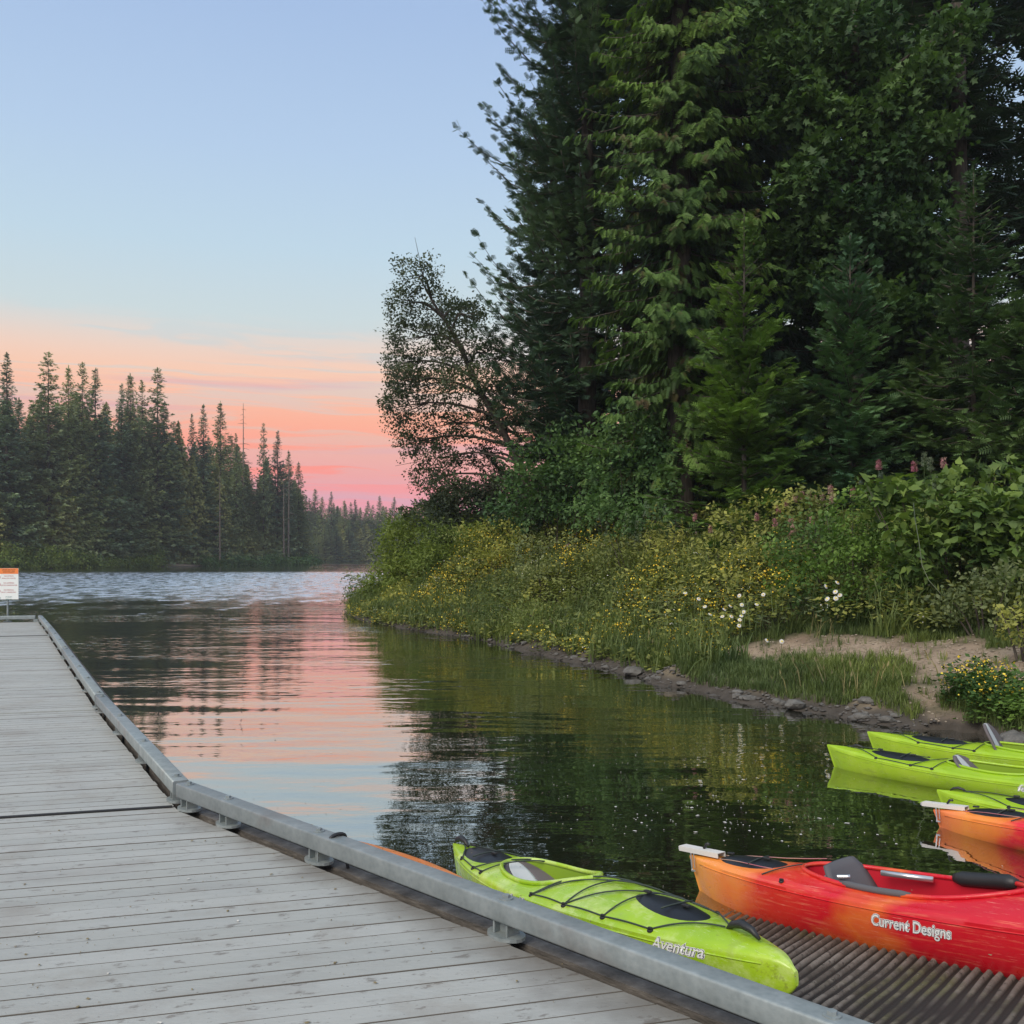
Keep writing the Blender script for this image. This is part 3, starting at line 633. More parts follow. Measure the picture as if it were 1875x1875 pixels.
class Kayak:
    def __init__(s, L=3.3, W=.31, SH=.27, rise=.05, bowrise=0.0, ck=(1.4, .55, .215), crown=(.02, .075), sternrake=.05, bowround=.09):
        s.L, s.W, s.SH, s.rise, s.bowrise, s.ck, s.crown, s.rake, s.bowround = L, W, SH, rise, bowrise, ck, crown, sternrake, bowround
    def w(s, x):
        t = np.clip(np.asarray(x, float)/s.L, 0, 1); q = np.abs(2*t-1.0)
        return np.maximum(s.W*(1-q**2.15)**.86, .012)
    def keel(s, x):
        t = np.clip(np.asarray(x, float)/s.L, 0, 1); return .035*np.abs(2*t-1)**3+s.bowround*np.clip((t-.94)/.06, 0, 1)**2.4
    def sheer(s, x):
        t = np.clip(np.asarray(x, float)/s.L, 0, 1)
        return s.SH-.03+s.rise*np.clip(1-2*t, 0, 1)**2.2+s.bowrise*np.clip(2*t-1, 0, 1)**2-.045*np.clip((t-.96)/.04, 0, 1)**2.5
    def cr(s, x):
        x = np.asarray(x, float); t = x/s.L; c0, c1 = s.crown; xc, a, b = s.ck
        f = 1/(1+np.exp(-(x-xc-a*.7)*9)); endf = np.clip(np.minimum(t, 1-t)/.12, 0, 1)**.7
        return (c0*(1-f)+c1*f*np.clip(1.15-(x-xc-a)/(s.L-xc-a)*.85, .25, 1))*endf+.012
    def deck(s, x, y):
        """height of the deck above the keel line at x,y"""
        w_ = s.w(x); q = np.clip(np.abs(np.asarray(y, float))/w_, 0, 1)
        xc, a, b = s.ck
        lift = .028*np.exp(-(((np.asarray(x)-xc)/(a*1.12))**2)**3)*np.exp(-((np.asarray(y)/(b*1.25))**2)**2)
        return s.sheer(x)+s.cr(x)*(1-q**2.2)+lift
    def side(s, x, z):
        """half width of the hull at height z"""
        k = float(s.keel(x)); h = float(s.sheer(x)); q = min(max((z-k)/(h-k), 0), 1); w_ = float(s.w(x))
        return w_*(1-(1-q)**2.1)**.42 if q < 1 else w_
    def hull(s, floor=.12):
        xc, a, b = s.ck; L = s.L
        e = 1e-4
        st = np.unique(np.concatenate([np.array([0, .012, .03, .06, .1]), np.linspace(.15, xc-a-.04, 12), xc-a*np.cos(np.linspace(0, PI, 37)),
                                       [xc-a-e*20, xc+a+e*20], np.linspace(xc+a+.04, L-.28, 22), L-.28+.28*np.sin(np.linspace(0, PI/2, 12))]))
        n_side, n_out, n_in = 12, 7, 4
        rows = []; mat = []
        for x in st:
            w_ = float(s.w(x)); k = float(s.keel(x)); h = float(s.sheer(x)); t = x/L
            ew = b*math.sqrt(max(0, 1-((x-xc)/a)**2)); inside = abs(x-xc) < a-1e-6
            ew_ = min(ew, w_*.86)
            if not inside: ew_ = 0.0
            half = []
            for i in range(n_side):                       # keel to sheer
                q = i/(n_side-1); ang = q*PI/2
                z = k+(h-k)*(1-math.cos(ang))**1.0
                y = w_*(math.sin(ang))**.62
                half.append((y, z))
            for i in range(1, n_out+1):                   # sheer to the cockpit edge
                q = i/n_out; y = w_+(ew_-w_)*q
                if not inside: y = w_*(1-q)
                half.append((y, float(s.deck(x, y))+(.006*math.sin(min(1, q*3)*PI) if q < .34 else 0)))
            for i in range(1, n_in+1):
                q = i/n_in
                if inside:
                    dep = min(1, ew/b*2.2)
                    zt = half[n_side+n_out-1][1]; zf = max(k+floor, zt-(zt-k-floor)*dep)
                    y = [ew_*1.0, ew_*1.02, ew_*.8, 0][i-1]; z = [zt-.035*dep, zf+.02*dep, zf, zf][i-1]
                    half.append((y, z))
                else: half.append((0.0, half[-1][1]))
            xo = []
            for (y, z) in half:
                fr_ = np.clip((z-k)/(h-k), 0, 1)
                dx = s.rake*(1-fr_)*math.exp(-(t/.05)**2)
                xo.append((x+dx, y, z))
            rows.append(xo)
        n = len(rows[0]); V = []; 
        for r_ in rows:
            V += [(p[0], -p[1], p[2]) for p in r_]+[(p[0], p[1], p[2]) for p in reversed(r_)]
        m = 2*n; R_ = len(rows); F = []; mi = []
        for i in range(R_-1):
            for j in range(m):
                j2 = (j+1) % m
                F.append((i*m+j, (i+1)*m+j, (i+1)*m+j2, i*m+j2))
                jj = j if j < n else m-1-j-0
                jm = j if j < n else m-2-j
                mi.append(1 if (jm >= n_side+n_out-1 and j != n-1+0 or j == n-1) and abs((st[i]+st[i+1])/2-xc) < a else 0)
        F.append(tuple(range(m-1, -1, -1))); mi.append(0); F.append(tuple((R_-1)*m+j for j in range(m))); mi.append(0)
        return V, F, mi
    def oval(s, x0, a, b, lift, n=28, rings=4, dome=.012, power=2.0):
        V = []; F = []
        for r_ in range(rings+1):
            q = 1-r_/rings
            for k in range(n):
                t = 2*PI*k/n; x = x0+a*q*math.cos(t); y = b*q*math.sin(t)*(1+.12*math.cos(t))
                V.append((x, y, float(s.deck(x, y))+lift*(1 if r_ else .0)+dome*(1-q*q)))
        for r_ in range(rings):
            for k in range(n): F.append((r_*n+k, r_*n+(k+1) % n, (r_+1)*n+(k+1) % n, (r_+1)*n+k))
        return V, F
def smooth_curve(pts, n=8):
    pts = [Vector(p) for p in pts]; out = []
    P = [pts[0]]+pts+[pts[-1]]
    for i in range(1, len(P)-2):
        for t in np.linspace(0, 1, n, endpoint=False):
            a, b, c, d = P[i-1], P[i], P[i+1], P[i+2]
            out.append(.5*((2*b)+(c-a)*t+(2*a-5*b+4*c-d)*t*t+(3*b-a-3*c+d)*t**3))
    out.append(pts[-1]); return out
def hull_text(K, body, x0, x1, zmid, size, parent, outline=.004, slant=.25, side=-1):
    """print a word on the hull side, following its curve"""
    for which, off, bold in (('lettering', .0045, outline*.35), ('lettering_outline', .0028, outline), ('lettering_outline', .0016, outline*1.9)):
        mt = M['letter_white'] if off in (.0045, .0016) else M['letter_ink']
        me = text_mesh(body, size, mt, which, shear=slant, bold=bold)
        n = len(me.vertices); co = np.empty(n*3); me.vertices.foreach_get('co', co); co = co.reshape(-1, 3)
        if which == 'lettering': hull_text.span = (co[:, 0].min(), co[:, 0].max())
        lo, hi = hull_text.span; X_ = x0+(co[:, 0]-lo)/(hi-lo)*(x1-x0); Zt = zmid+co[:, 1]
        out = []
        for xx, zz in zip(X_, Zt): out.append((xx, side*(K.side(xx, zz)+off), zz))
        me.vertices.foreach_set('co', np.array(out).ravel()); me.update()
        link(which, me, parent)
def kayak(label, K, pos, heading, pitch, hm, im, o):
    T = empty('kayak', pos); T.rotation_euler = (math.radians(o.get('roll', 0)), -math.radians(pitch), math.radians(heading))
    tag(T, label, 'kayak', o['group'])
    V, F, mi = K.hull(o.get('floor', .12)); hu = link('hull', mesh('hull', V, F, [M[hm], M[im]], smooth=True, mi=mi), T)
    hm_ = hu.modifiers.new('edge', 'EDGE_SPLIT'); hm_.split_angle = math.radians(50)
    xc, a, b = K.ck
    rim = []
    for t in np.linspace(0, 2*PI, 49)[:-1]:
        x = xc+(a+.004)*math.cos(t); y = (b+.004)*math.sin(t)
        wl = float(K.w(x))*.86; y = max(-wl, min(wl, y)); rim.append((x, y, float(K.deck(x, y))+.010))
    rim.append(rim[0]); r_ = MB(); r_.tube(rim, .014, 8, False); r_.obj('cockpit_rim', M[hm], T, smooth=True)
    for sy in (-1, 1):
        pts = [(x, sy*(K.side(x, float(K.sheer(x))-.022)+.0005), float(K.sheer(x))-.022) for x in np.linspace(.12, K.L-.14, 40)]
        sm = MB(); sm.tube(pts, .0042, 5); sm.obj('hull_seam', M[hm], T, smooth=True)
    for (hx, ha, hb) in o.get('hatches', []):
        V, F = K.oval(hx, ha, hb, .010); h = link('hatch_cover', mesh('hatch_cover', V, F, M['hatch'], smooth=True), T)
        st = MB(); ys = np.linspace(-hb*.95, hb*.95, 9)
        st.tube([(hx+ha*.25-.25*(y/hb)**2*ha*.3, y, float(K.deck(hx, y))+.028) for y in ys], .005, 5); st.obj('strap', M['cord'], h, smooth=True)
        for sx in (-.7, .45):
            kn = MB(); kn.box((hx+sx*ha, 0, float(K.deck(hx+sx*ha, 0))+.032), (.05, .022, .014)); bevel(kn.obj('latch', M['black'], h), .004)
    # deck bungees between fittings along the edge
    fit = o.get('fits', [])
    for x in fit:
        for sy in (-1, 1):
            y = sy*float(K.w(x))*.90; f_ = MB(); z = float(K.deck(x, y))
            f_.disc((x, y, z-.004), .018, .012, 8); f_.box((x, y, z+.014), (.026, .014, .012)); bevel(f_.obj('deck_fitting', M['black'], T), .003)
    for (xa, ya, xb, yb) in o.get('cords', []):
        pts = []
        for t in np.linspace(0, 1, 15):
            x = xa+(xb-xa)*t; y = (ya+(yb-ya)*t); wy = float(K.w(x))*.90*y
            pts.append((x, wy, float(K.deck(x, wy))+.010+.006*math.sin(t*PI)))
        c_ = MB(); c_.tube(pts, .0045, 5); c_.obj('deck_cord', M['cord'], T, smooth=True)
    for hx in o.get('handles', []):
        z = float(K.deck(hx, 0)); h = MB(); s_ = o.get('hs', .11)
        h.tube([(hx-s_, 0, z+.004), (hx-s_*.6, 0, z+.32*s_), (hx, 0, z+.46*s_), (hx+s_*.6, 0, z+.32*s_), (hx+s_, 0, z+.004)], [.07*s_, .16*s_, .2*s_, .16*s_, .07*s_], 8)
        h.obj('carry_handle', M['black'], T, smooth=True)
    # seat: base, back rest
    sx = o.get('seat', xc-.62*a); bwid = o.get('backw', .19); bt = o.get('backtop', .10); zc = float(K.deck(xc, b))
    zf = float(K.keel(xc))+o.get('floor', .12)
    seat = MB(); prof = [(sx+.02, zf+.035), (sx+.12, zf+.028), (sx+.26, zf+.03), (sx+.38, zf+.06)]
    ys = np.linspace(-.17, .17, 7); vs = []; fs = []
    for dz in (0, -.03):
        for (x, z) in prof:
            for y in ys: vs.append((x, y, z+dz+.6*abs(y)**2))
    n7 = len(ys); kk = len(prof)
    for l_ in (0, 1):
        for i in range(kk-1):
            for j in range(n7-1):
                q = [l_*kk*n7+i*n7+j, l_*kk*n7+(i+1)*n7+j, l_*kk*n7+(i+1)*n7+j+1, l_*kk*n7+i*n7+j+1]; fs.append(tuple(q if l_ == 0 else q[::-1]))
    seat.add(vs, fs); so = seat.obj('seat', M['pad'], T, smooth=True)
    def back(y0, y1, mt, nm):
        zz = np.linspace(0, 1, 8); yy = np.linspace(y0, y1, 9); vs = []; fs = []
        for th in (0, .028):
            for q in zz:
                wq = bwid*(1-.30*max(0, (q-.45)/.55)**2.0) if o.get('square') else bwid*math.sqrt(max(.05, 1-.90*max(0, (q-.25)/.75)**2.4))
                for y in yy:
                    yv = y*wq; vs.append((sx-o.get('lean', .15)*q-.5*yv*yv*-1.4-th, yv, zf+.05+(zc+bt-zf-.05)*q))
        na, nb_ = len(zz), len(yy)
        for l_ in (0, 1):
            for i in range(na-1):
                for j in range(nb_-1):
                    q = [l_*na*nb_+i*nb_+j, l_*na*nb_+i*nb_+j+1, l_*na*nb_+(i+1)*nb_+j+1, l_*na*nb_+(i+1)*nb_+j]; fs.append(tuple(q if l_ == 0 else q[::-1]))
        bnd = [i*nb_ for i in range(na)]+[(na-1)*nb_+j for j in range(1, nb_)]+[i*nb_+nb_-1 for i in range(na-2, -1, -1)]
        for p_, q_ in zip(bnd[:-1], bnd[1:]): fs.append((p_, q_, q_+na*nb_, p_+na*nb_))
        m_ = MB().add(vs, fs); return m_.obj(nm, mt, T, smooth=True)
    if o.get('stripe'):
        back(-1, -.36, M['pad_brown'], 'seat_back'); back(-.355, .355, M['pad_pale'], 'seat_back_stripe'); back(.36, 1, M['pad_brown'], 'seat_back')
    else: back(-1, 1, M['pad'], 'seat_back')
    if o.get('tube'):
        tb = MB(); z = zc-.02
        tb.tube(smooth_curve([(sx-.02, -.20, z-.03), (sx-.14, -.19, z+.012), (sx-.17, -.12, z+.03), (sx-.05, -.05, z+.035)], 6), .014, 8); tb.obj('seat_brace', M['alloy'], so, smooth=True)
        tb = MB(); tb.tube([(sx+.05, .13, z+.035), (sx+.34, .19, z+.020)], .017, 10); tb.obj('seat_brace', M['alloy'], so, smooth=True)
    for (x0, x1, sy, wdt, mt) in o.get('pads', []):
        pts = []
        for x in np.linspace(x0, x1, 9):
            q = max(0, 1-((x-xc)/a)**2); y = sy*(b*math.sqrt(q)+.0); y = max(-float(K.w(x))*.86, min(float(K.w(x))*.86, y)); pts.append((x, y, float(K.deck(x, y))+.014))
        tb = MB(); tb.tube(pts, [wdt*.6]+[wdt]*7+[wdt*.6], 10); tb.obj('thigh_pad', M['black'] if mt == 'b' else M['pad'], T, smooth=True)
    if o.get('rudder'):
        z = float(K.deck(.0, 0))+.012; R_ = Matrix.Rotation(math.radians(o.get('rud', -8)), 3, 'Z')
        rt = link('rudder_bracket', mesh('rudder_bracket', [(0, 0, 0)], [], M['bracket']), T) if False else None
        b1 = MB(); ln = .38
        # folded channel: top plate, two flanges and a bright end cap
        b1.box((.10, 0, z+.040), (ln, .070, .005), R_)
        for sy in (-1, 1): b1.box(Vector((.10, 0, z+.024))+R_ @ Vector((0, sy*.034, 0)), (ln, .004, .030), R_)
        ch = b1.obj('rudder_bracket', M['bracket'], T)
        b2 = MB(); b2.box(Vector((.10, 0, z+.024))+R_ @ Vector((-ln/2-.002, 0, 0)), (.004, .066, .028), R_)
        for q in (-.018, .018): b2.box(Vector((.10, 0, z+.024))+R_ @ Vector((-ln/2-.01, q, 0)), (.02, .008, .02), R_)
        b2.obj('end_cap', M['alloy'], ch)
        b3 = MB(); zs = z-.10
        b3.tube([(.045, -.050, z+.015), (.045, -.050, zs)], .006, 6); b3.tube([(.075, -.058, z+.015), (.075, -.058, zs+.02)], .004, 6); b3.box((.058, -.054, zs), (.035, .008, .012))
        b3.obj('rudder_pin', M['alloy'], ch)
        b4 = MB(); b4.tube([(.12, .0, z+.045), (.14, .01, z+.075), (.17, .0, z+.078)], .010, 6); b4.obj('pulley', M['black'], ch, smooth=True)
        cb = MB(); pts = [(.22, -.02, z+.02)]+[(x, -.05-(x-.3)*.22, float(K.deck(x, -.1))+.02) for x in np.linspace(.3, .78, 6)]; cb.tube(pts, .003, 4)
        pts = [(.22, .02, z+.02)]+[(x, .05+(x-.3)*.22, float(K.deck(x, .1))+.02) for x in np.linspace(.3, .95, 6)]; cb.tube(pts, .003, 4)
        cb.obj('rudder_cable', M['pink'], ch, smooth=True)
    for tx in o.get('text', []): hull_text(K, *tx[:5], T, *tx[5:])
    return T
GK = 'lime green kayaks with black hatches'; FK = 'orange and red kayaks with a rudder bracket on the stern'
fits1 = [.42, .70, .86, 1.58, 1.92, 2.26, 2.60]
c1 = [(.16, 0, .42, -1), (.16, 0, .42, 1), (.42, -1, .70, -1), (.42, 1, .70, 1), (.70, -1, .86, -1), (.70, -1, 1.0, .9), (.86, -1, 1.05, .9),
      (1.58, -1, 1.92, -1), (1.92, -1, 2.26, -1), (2.26, -1, 2.60, -1), (1.58, 1, 1.92, 1), (1.92, 1, 2.26, 1), (2.26, 1, 2.60, 1),
      (1.58, -1, 2.02, 1), (1.58, -1, 2.22, 1), (1.92, -1, 1.98, 1), (1.92, -1, 2.52, 1), (2.26, -1, 2.34, 1), (2.60, -1, 2.92, -.1), (2.60, 1, 2.92, .1)]
KG = Kayak(L=3.34, W=.315, SH=.27, rise=.07, bowrise=-.02, ck=(1.32, .47, .205), crown=(.02, .085))
kayak('lime green kayak beside the dock rail, scuffed, with cords crossing its front deck', KG, (-.40, 7.10, -.10), -60.4, 7.3, 'k_green_old', 'inside_green',
      dict(group=GK, hatches=[(.50, .26, .135), (2.50, .27, .105)], fits=fits1, cords=c1, handles=[.12, 3.02], stripe=True, seat=1.10, backw=.19, backtop=.03, lean=.24, floor=.13,
           text=[('feelfree', 1.36, 1.66, .212, .075, .0022, .3), ('Aventura', 2.62, 2.93, .205, .080, .0028, .5)]))
KF = Kayak(L=3.7, W=.345, SH=.385, rise=.02, bowrise=.04, ck=(1.58, .66, .235), crown=(.03, .08), sternrake=.09, bowround=.05)
kayak('red kayak with orange stern and Current Designs lettering, lying on the ribbed ramp', KF, (1.27, 6.80, -.160), -49, 6.3, 'k_fire', 'inside_red',
      dict(group=FK, hatches=[(.52, .25, .12)], fits=[.9], cords=[(.72, -.9, 1.0, .6)], stripe=False, square=True, seat=1.30, backw=.215, backtop=.085, tube=True, rudder=True, floor=.14,
           pads=[(1.28, 1.72, -1, .020, 'g'), (1.75, 2.14, 1, .042, 'b')], text=[('Current Designs', 1.53, 1.98, .275, .092, .0032, .30)]))
KF2 = Kayak(L=3.7, W=.325, SH=.29, rise=.0, bowrise=.04, ck=(1.62, .64, .23), crown=(.03, .08), sternrake=.07, bowround=.05)
kayak('orange and red kayak half afloat, cut by the photo edge, with a silver stern bracket', KF2, (3.62, 8.38, -.13), -50, 5, 'k_fire2', 'inside_red',
      dict(group=FK, hatches=[(.54, .25, .12)], fits=[.9], cords=[(.72, -.9, 1.0, .6)], square=True, seat=1.2, rudder=True, rud=-2, floor=.17))
fits3 = [.62, 1.0, 1.22]
c3 = [(.22, 0, .62, -1), (.22, 0, .62, 1), (.62, -1, 1.0, -1), (1.0, -1, 1.22, -1), (.62, 1, 1.0, 1), (1.0, -1, 1.3, .8), (1.22, -1, 1.38, .9)]
KG3 = Kayak(L=3.5, W=.325, SH=.28, rise=.07, bowrise=.02, ck=(1.80, .52, .21), crown=(.03, .08), sternrake=.10)
kayak('lime green kayak afloat with its whole stern in view, in front of its twin', KG3, (3.47, 10.80, -.10), -43, .6, 'k_green', 'inside_green',
      dict(group=GK, hatches=[(.80, .30, .145)], fits=fits3, cords=c3, handles=[.34], hs=.07, stripe=True, seat=1.52, backw=.19, backtop=.09, floor=.17, text=[('feelfree', 2.02, 2.32, .21, .085, .0025, .3)]))
kayak('lime green kayak farthest back, against the bank, with a tall striped seat', KG3, (4.20, 11.60, -.10), -37, .8, 'k_green', 'inside_green',
      dict(group=GK, hatches=[(.80, .30, .145)], fits=fits3, cords=c3, handles=[.34], hs=.07, stripe=True, seat=1.44, backw=.21, backtop=.24, floor=.17))
kayak('lime green kayak mostly hidden behind the orange one with the silver bracket', KG3, (3.84, 8.86, -.135), -37, 1.5, 'k_green', 'inside_green',
      dict(group=GK, hatches=[(.86, .30, .145)], fits=fits3, cords=c3, handles=[.18], hs=.07, stripe=True, seat=1.52, backw=.19, backtop=.09, floor=.17))
KO = Kayak(L=2.9, W=.33, SH=.30, rise=.0, bowrise=.0, ck=(.85, .36, .17), crown=(.06, .07))
kayak('orange kayak tucked against the outer side of the dock rail, only its top showing', KO, (-2.27, 7.84, -.135), -43.5, 3.0, 'k_orange', 'k_orange' if False else 'inside_red',
      dict(group='orange kayak by the rail', hatches=[], fits=[], cords=[], seat=.7, backw=.15, backtop=-.03, floor=.17))
# ------------------------------------------------------------------ plants: sprays, leaves and crowns
def nrm(v): return v/np.maximum(np.linalg.norm(v, axis=-1, keepdims=True), 1e-9)
def frond_template(n=5, spread=.42, droop=.0, wid=.05, back=.35, tipw=.5):
    """a flat spray: a stem with n twigs each side, each twig a narrow diamond"""
    V = []; F = []
    def diamond(p, q, w_):
        p = np.array(p); q = np.array(q); d = q-p; side = np.array([-d[1], d[0], 0]); side = side/(np.linalg.norm(side)+1e-9)*w_
        m = p+d*.45; b = len(V); V.extend([p, m+side, q, m-side+np.array([0, 0, -w_*.4])]); F.extend([(b, b+1, b+2), (b, b+2, b+3)])
    diamond((0, 0, 0), (1, 0, -droop), wid*.9)
    for i in range(n):
        t = .12+.80*i/n; L = spread*(1-(t)**1.5*tipw)
        for s in (-1, 1):
            diamond((t, 0, -droop*t*t), (t+back*L, s*L, -droop*t*t-droop*.6*L-.03), wid)
    return np.array(V, float), np.array(F)
def leaves_template(n=6, size=.35, seed=0, shape='oval', flat=.5):
    r = np.random.default_rng(seed); V = []; F = []
    for i in range(n):
        c = r.normal(size=3)*np.array([.42, .42, .30]); a = r.uniform(0, 2*PI); d = np.array([math.cos(a), math.sin(a), r.uniform(-.55, .15)]); d /= np.linalg.norm(d)
        u = np.array([r.normal()*flat, r.normal()*flat, 1.0]); s = np.cross(d, u); s /= np.linalg.norm(s); sz = size*r.uniform(.75, 1.2)
        b = len(V)
        if shape == 'maple':
            pts = [(0, 0), (.15, .42), (.38, .25), (.62, .55), (.66, .2), (1.05, 0), (.66, -.2), (.62, -.55), (.38, -.25), (.15, -.42)]
            for (x, y) in pts: V.append(c+d*x*sz+s*y*sz-np.array([0, 0, abs(y)*.3*sz]))
            m = len(pts); F += [(b, b+k, b+k+1) for k in range(1, m-1)]
        elif shape == 'round':
            pts = [(0, 0), (.05, .28), (.38, .38), (.66, .20), (1.08, 0), (.66, -.20), (.38, -.38), (.05, -.28)]
            for (x, y) in pts: V.append(c+d*x*sz+s*y*sz-np.array([0, 0, (abs(y)*.22+x*x*.15)*sz]))
            F += [(b, b+1, b+2), (b, b+2, b+3), (b, b+3, b+4), (b, b+4, b+5), (b, b+5, b+6), (b, b+6, b+7)]
        else:
            w_ = .30 if shape == 'oval' else .13
            V += [c, c+d*sz*.5+s*sz*w_, c+d*sz, c+d*sz*.5-s*sz*w_-np.array([0, 0, .05*sz])]; F += [(b, b+1, b+2), (b, b+2, b+3)]
    return np.array(V, float), np.array(F)
def blades_template(n=6, seed=0, lean=.45, w_=.028, curl=.35, seedhead=False):
    r = np.random.default_rng(seed); V = []; F = []
    for i in range(n):
        a = r.uniform(0, 2*PI); h = r.uniform(.6, 1.0); l = r.uniform(.1, lean); c = r.normal(size=2)*.10
        d = np.array([math.cos(a), math.sin(a)]); s = np.array([-d[1], d[0]])*w_
        p0 = c; p1 = c+d*l*.35; p2 = c+d*(l+curl*l)
        b = len(V); V += [(*(p0-s), 0), (*(p0+s), 0), (*(p1+s*.8), h*.6), (*(p1-s*.8), h*.6), (*p2, h)]
        F += [(b, b+1, b+2), (b, b+2, b+3), (b+3, b+2, b+4)]
        if seedhead and i % 2 == 0:
            b = len(V); V += [(*(p2), h*.85), (*(p2+s*2.2), h*.95), (*(p2+d*.05), h*1.12), (*(p2-s*2.2), h*.95)]; F += [(b, b+1, b+2), (b, b+2, b+3)]
    return np.array(V, float), np.array(F)
def scatter(T, P, D, U, S, tone, jit=.0):
    """place template T at points P with forward D, up U, size S; returns V, F, tone"""
    tv, tf = T; P = np.asarray(P); n = len(P)
    if n == 0: return np.zeros((0, 3)), np.zeros((0, 3), int), np.zeros(0)
    D = nrm(np.asarray(D)); R = nrm(np.cross(U, D)); U = np.cross(D, R)
    S = np.broadcast_to(np.asarray(S, float), (n,))
    V = (P[:, None, :]+S[:, None, None]*(tv[None, :, 0:1]*D[:, None, :]+tv[None, :, 1:2]*R[:, None, :]+tv[None, :, 2:3]*U[:, None, :])).reshape(-1, 3)
    F = (tf[None]+(np.arange(n)*len(tv))[:, None, None]).reshape(-1, 3)
    tt = np.repeat(np.broadcast_to(tone, (n,)), len(tv))
    if jit: tt = np.clip(tt+rng.uniform(-jit, jit, len(tt)), 0, 1)
    return V, F, tt
def join(parts):
    Vs, Fs, Ts = [], [], []; o = 0
    for V, F, t in parts:
        Vs.append(V); Fs.append(F+o); Ts.append(t); o += len(V)
    return np.concatenate(Vs), np.concatenate(Fs).astype(np.int64), np.concatenate(Ts)
def limbs_mesh(name, lines, mat, sides=4):
    """tapered limbs: lines = [(points (k,3), r0, r1)]"""
    V = []; F = []; o = 0
    for P, r0, r1 in lines:
        P = np.asarray(P, float); k = len(P); d = nrm(np.gradient(P, axis=0)); up = np.array([0, 0, 1.0]) if abs(d[0][2]) < .9 else np.array([1.0, 0, 0])
        a = nrm(np.cross(d, up)); b = np.cross(a, d); r = np.linspace(r0, r1, k)[:, None]
        for j in range(sides):
            t = 2*PI*j/sides; V.append(P+(a*math.cos(t)+b*math.sin(t))*r)
        base = o+np.arange(k-1)
        for j in range(sides):
            j2 = (j+1) % sides; F.append(np.stack([base+j*k, base+j2*k, base+j2*k+1, base+j*k+1], 1))
        o += k*sides
    return mesh(name, np.concatenate(V), np.concatenate(F), mat, smooth=True)
T_FIR = frond_template(5, .40, .10, .060); T_FIRS = frond_template(3, .42, .12, .10); T_CEDAR = frond_template(5, .30, .35, .070, .8)
T_SPR = frond_template(6, .36, .05, .055, .6); T_FAR = frond_template(2, .40, .25, .16)
T_LEAF = [leaves_template(6, .42, i) for i in range(3)]; T_LEAFL = [leaves_template(5, .62, 10+i, 'round', .3) for i in range(3)]
T_MAPLE = [leaves_template(4, .62, 20+i, 'maple', .4) for i in range(3)]; T_WIL = [leaves_template(9, .42, 30+i, 'thin', .9) for i in range(3)]
T_BLADE = [blades_template(7, i) for i in range(3)]; T_DRY = [blades_template(5, 9+i, .5, .014, .3, True) for i in range(3)]

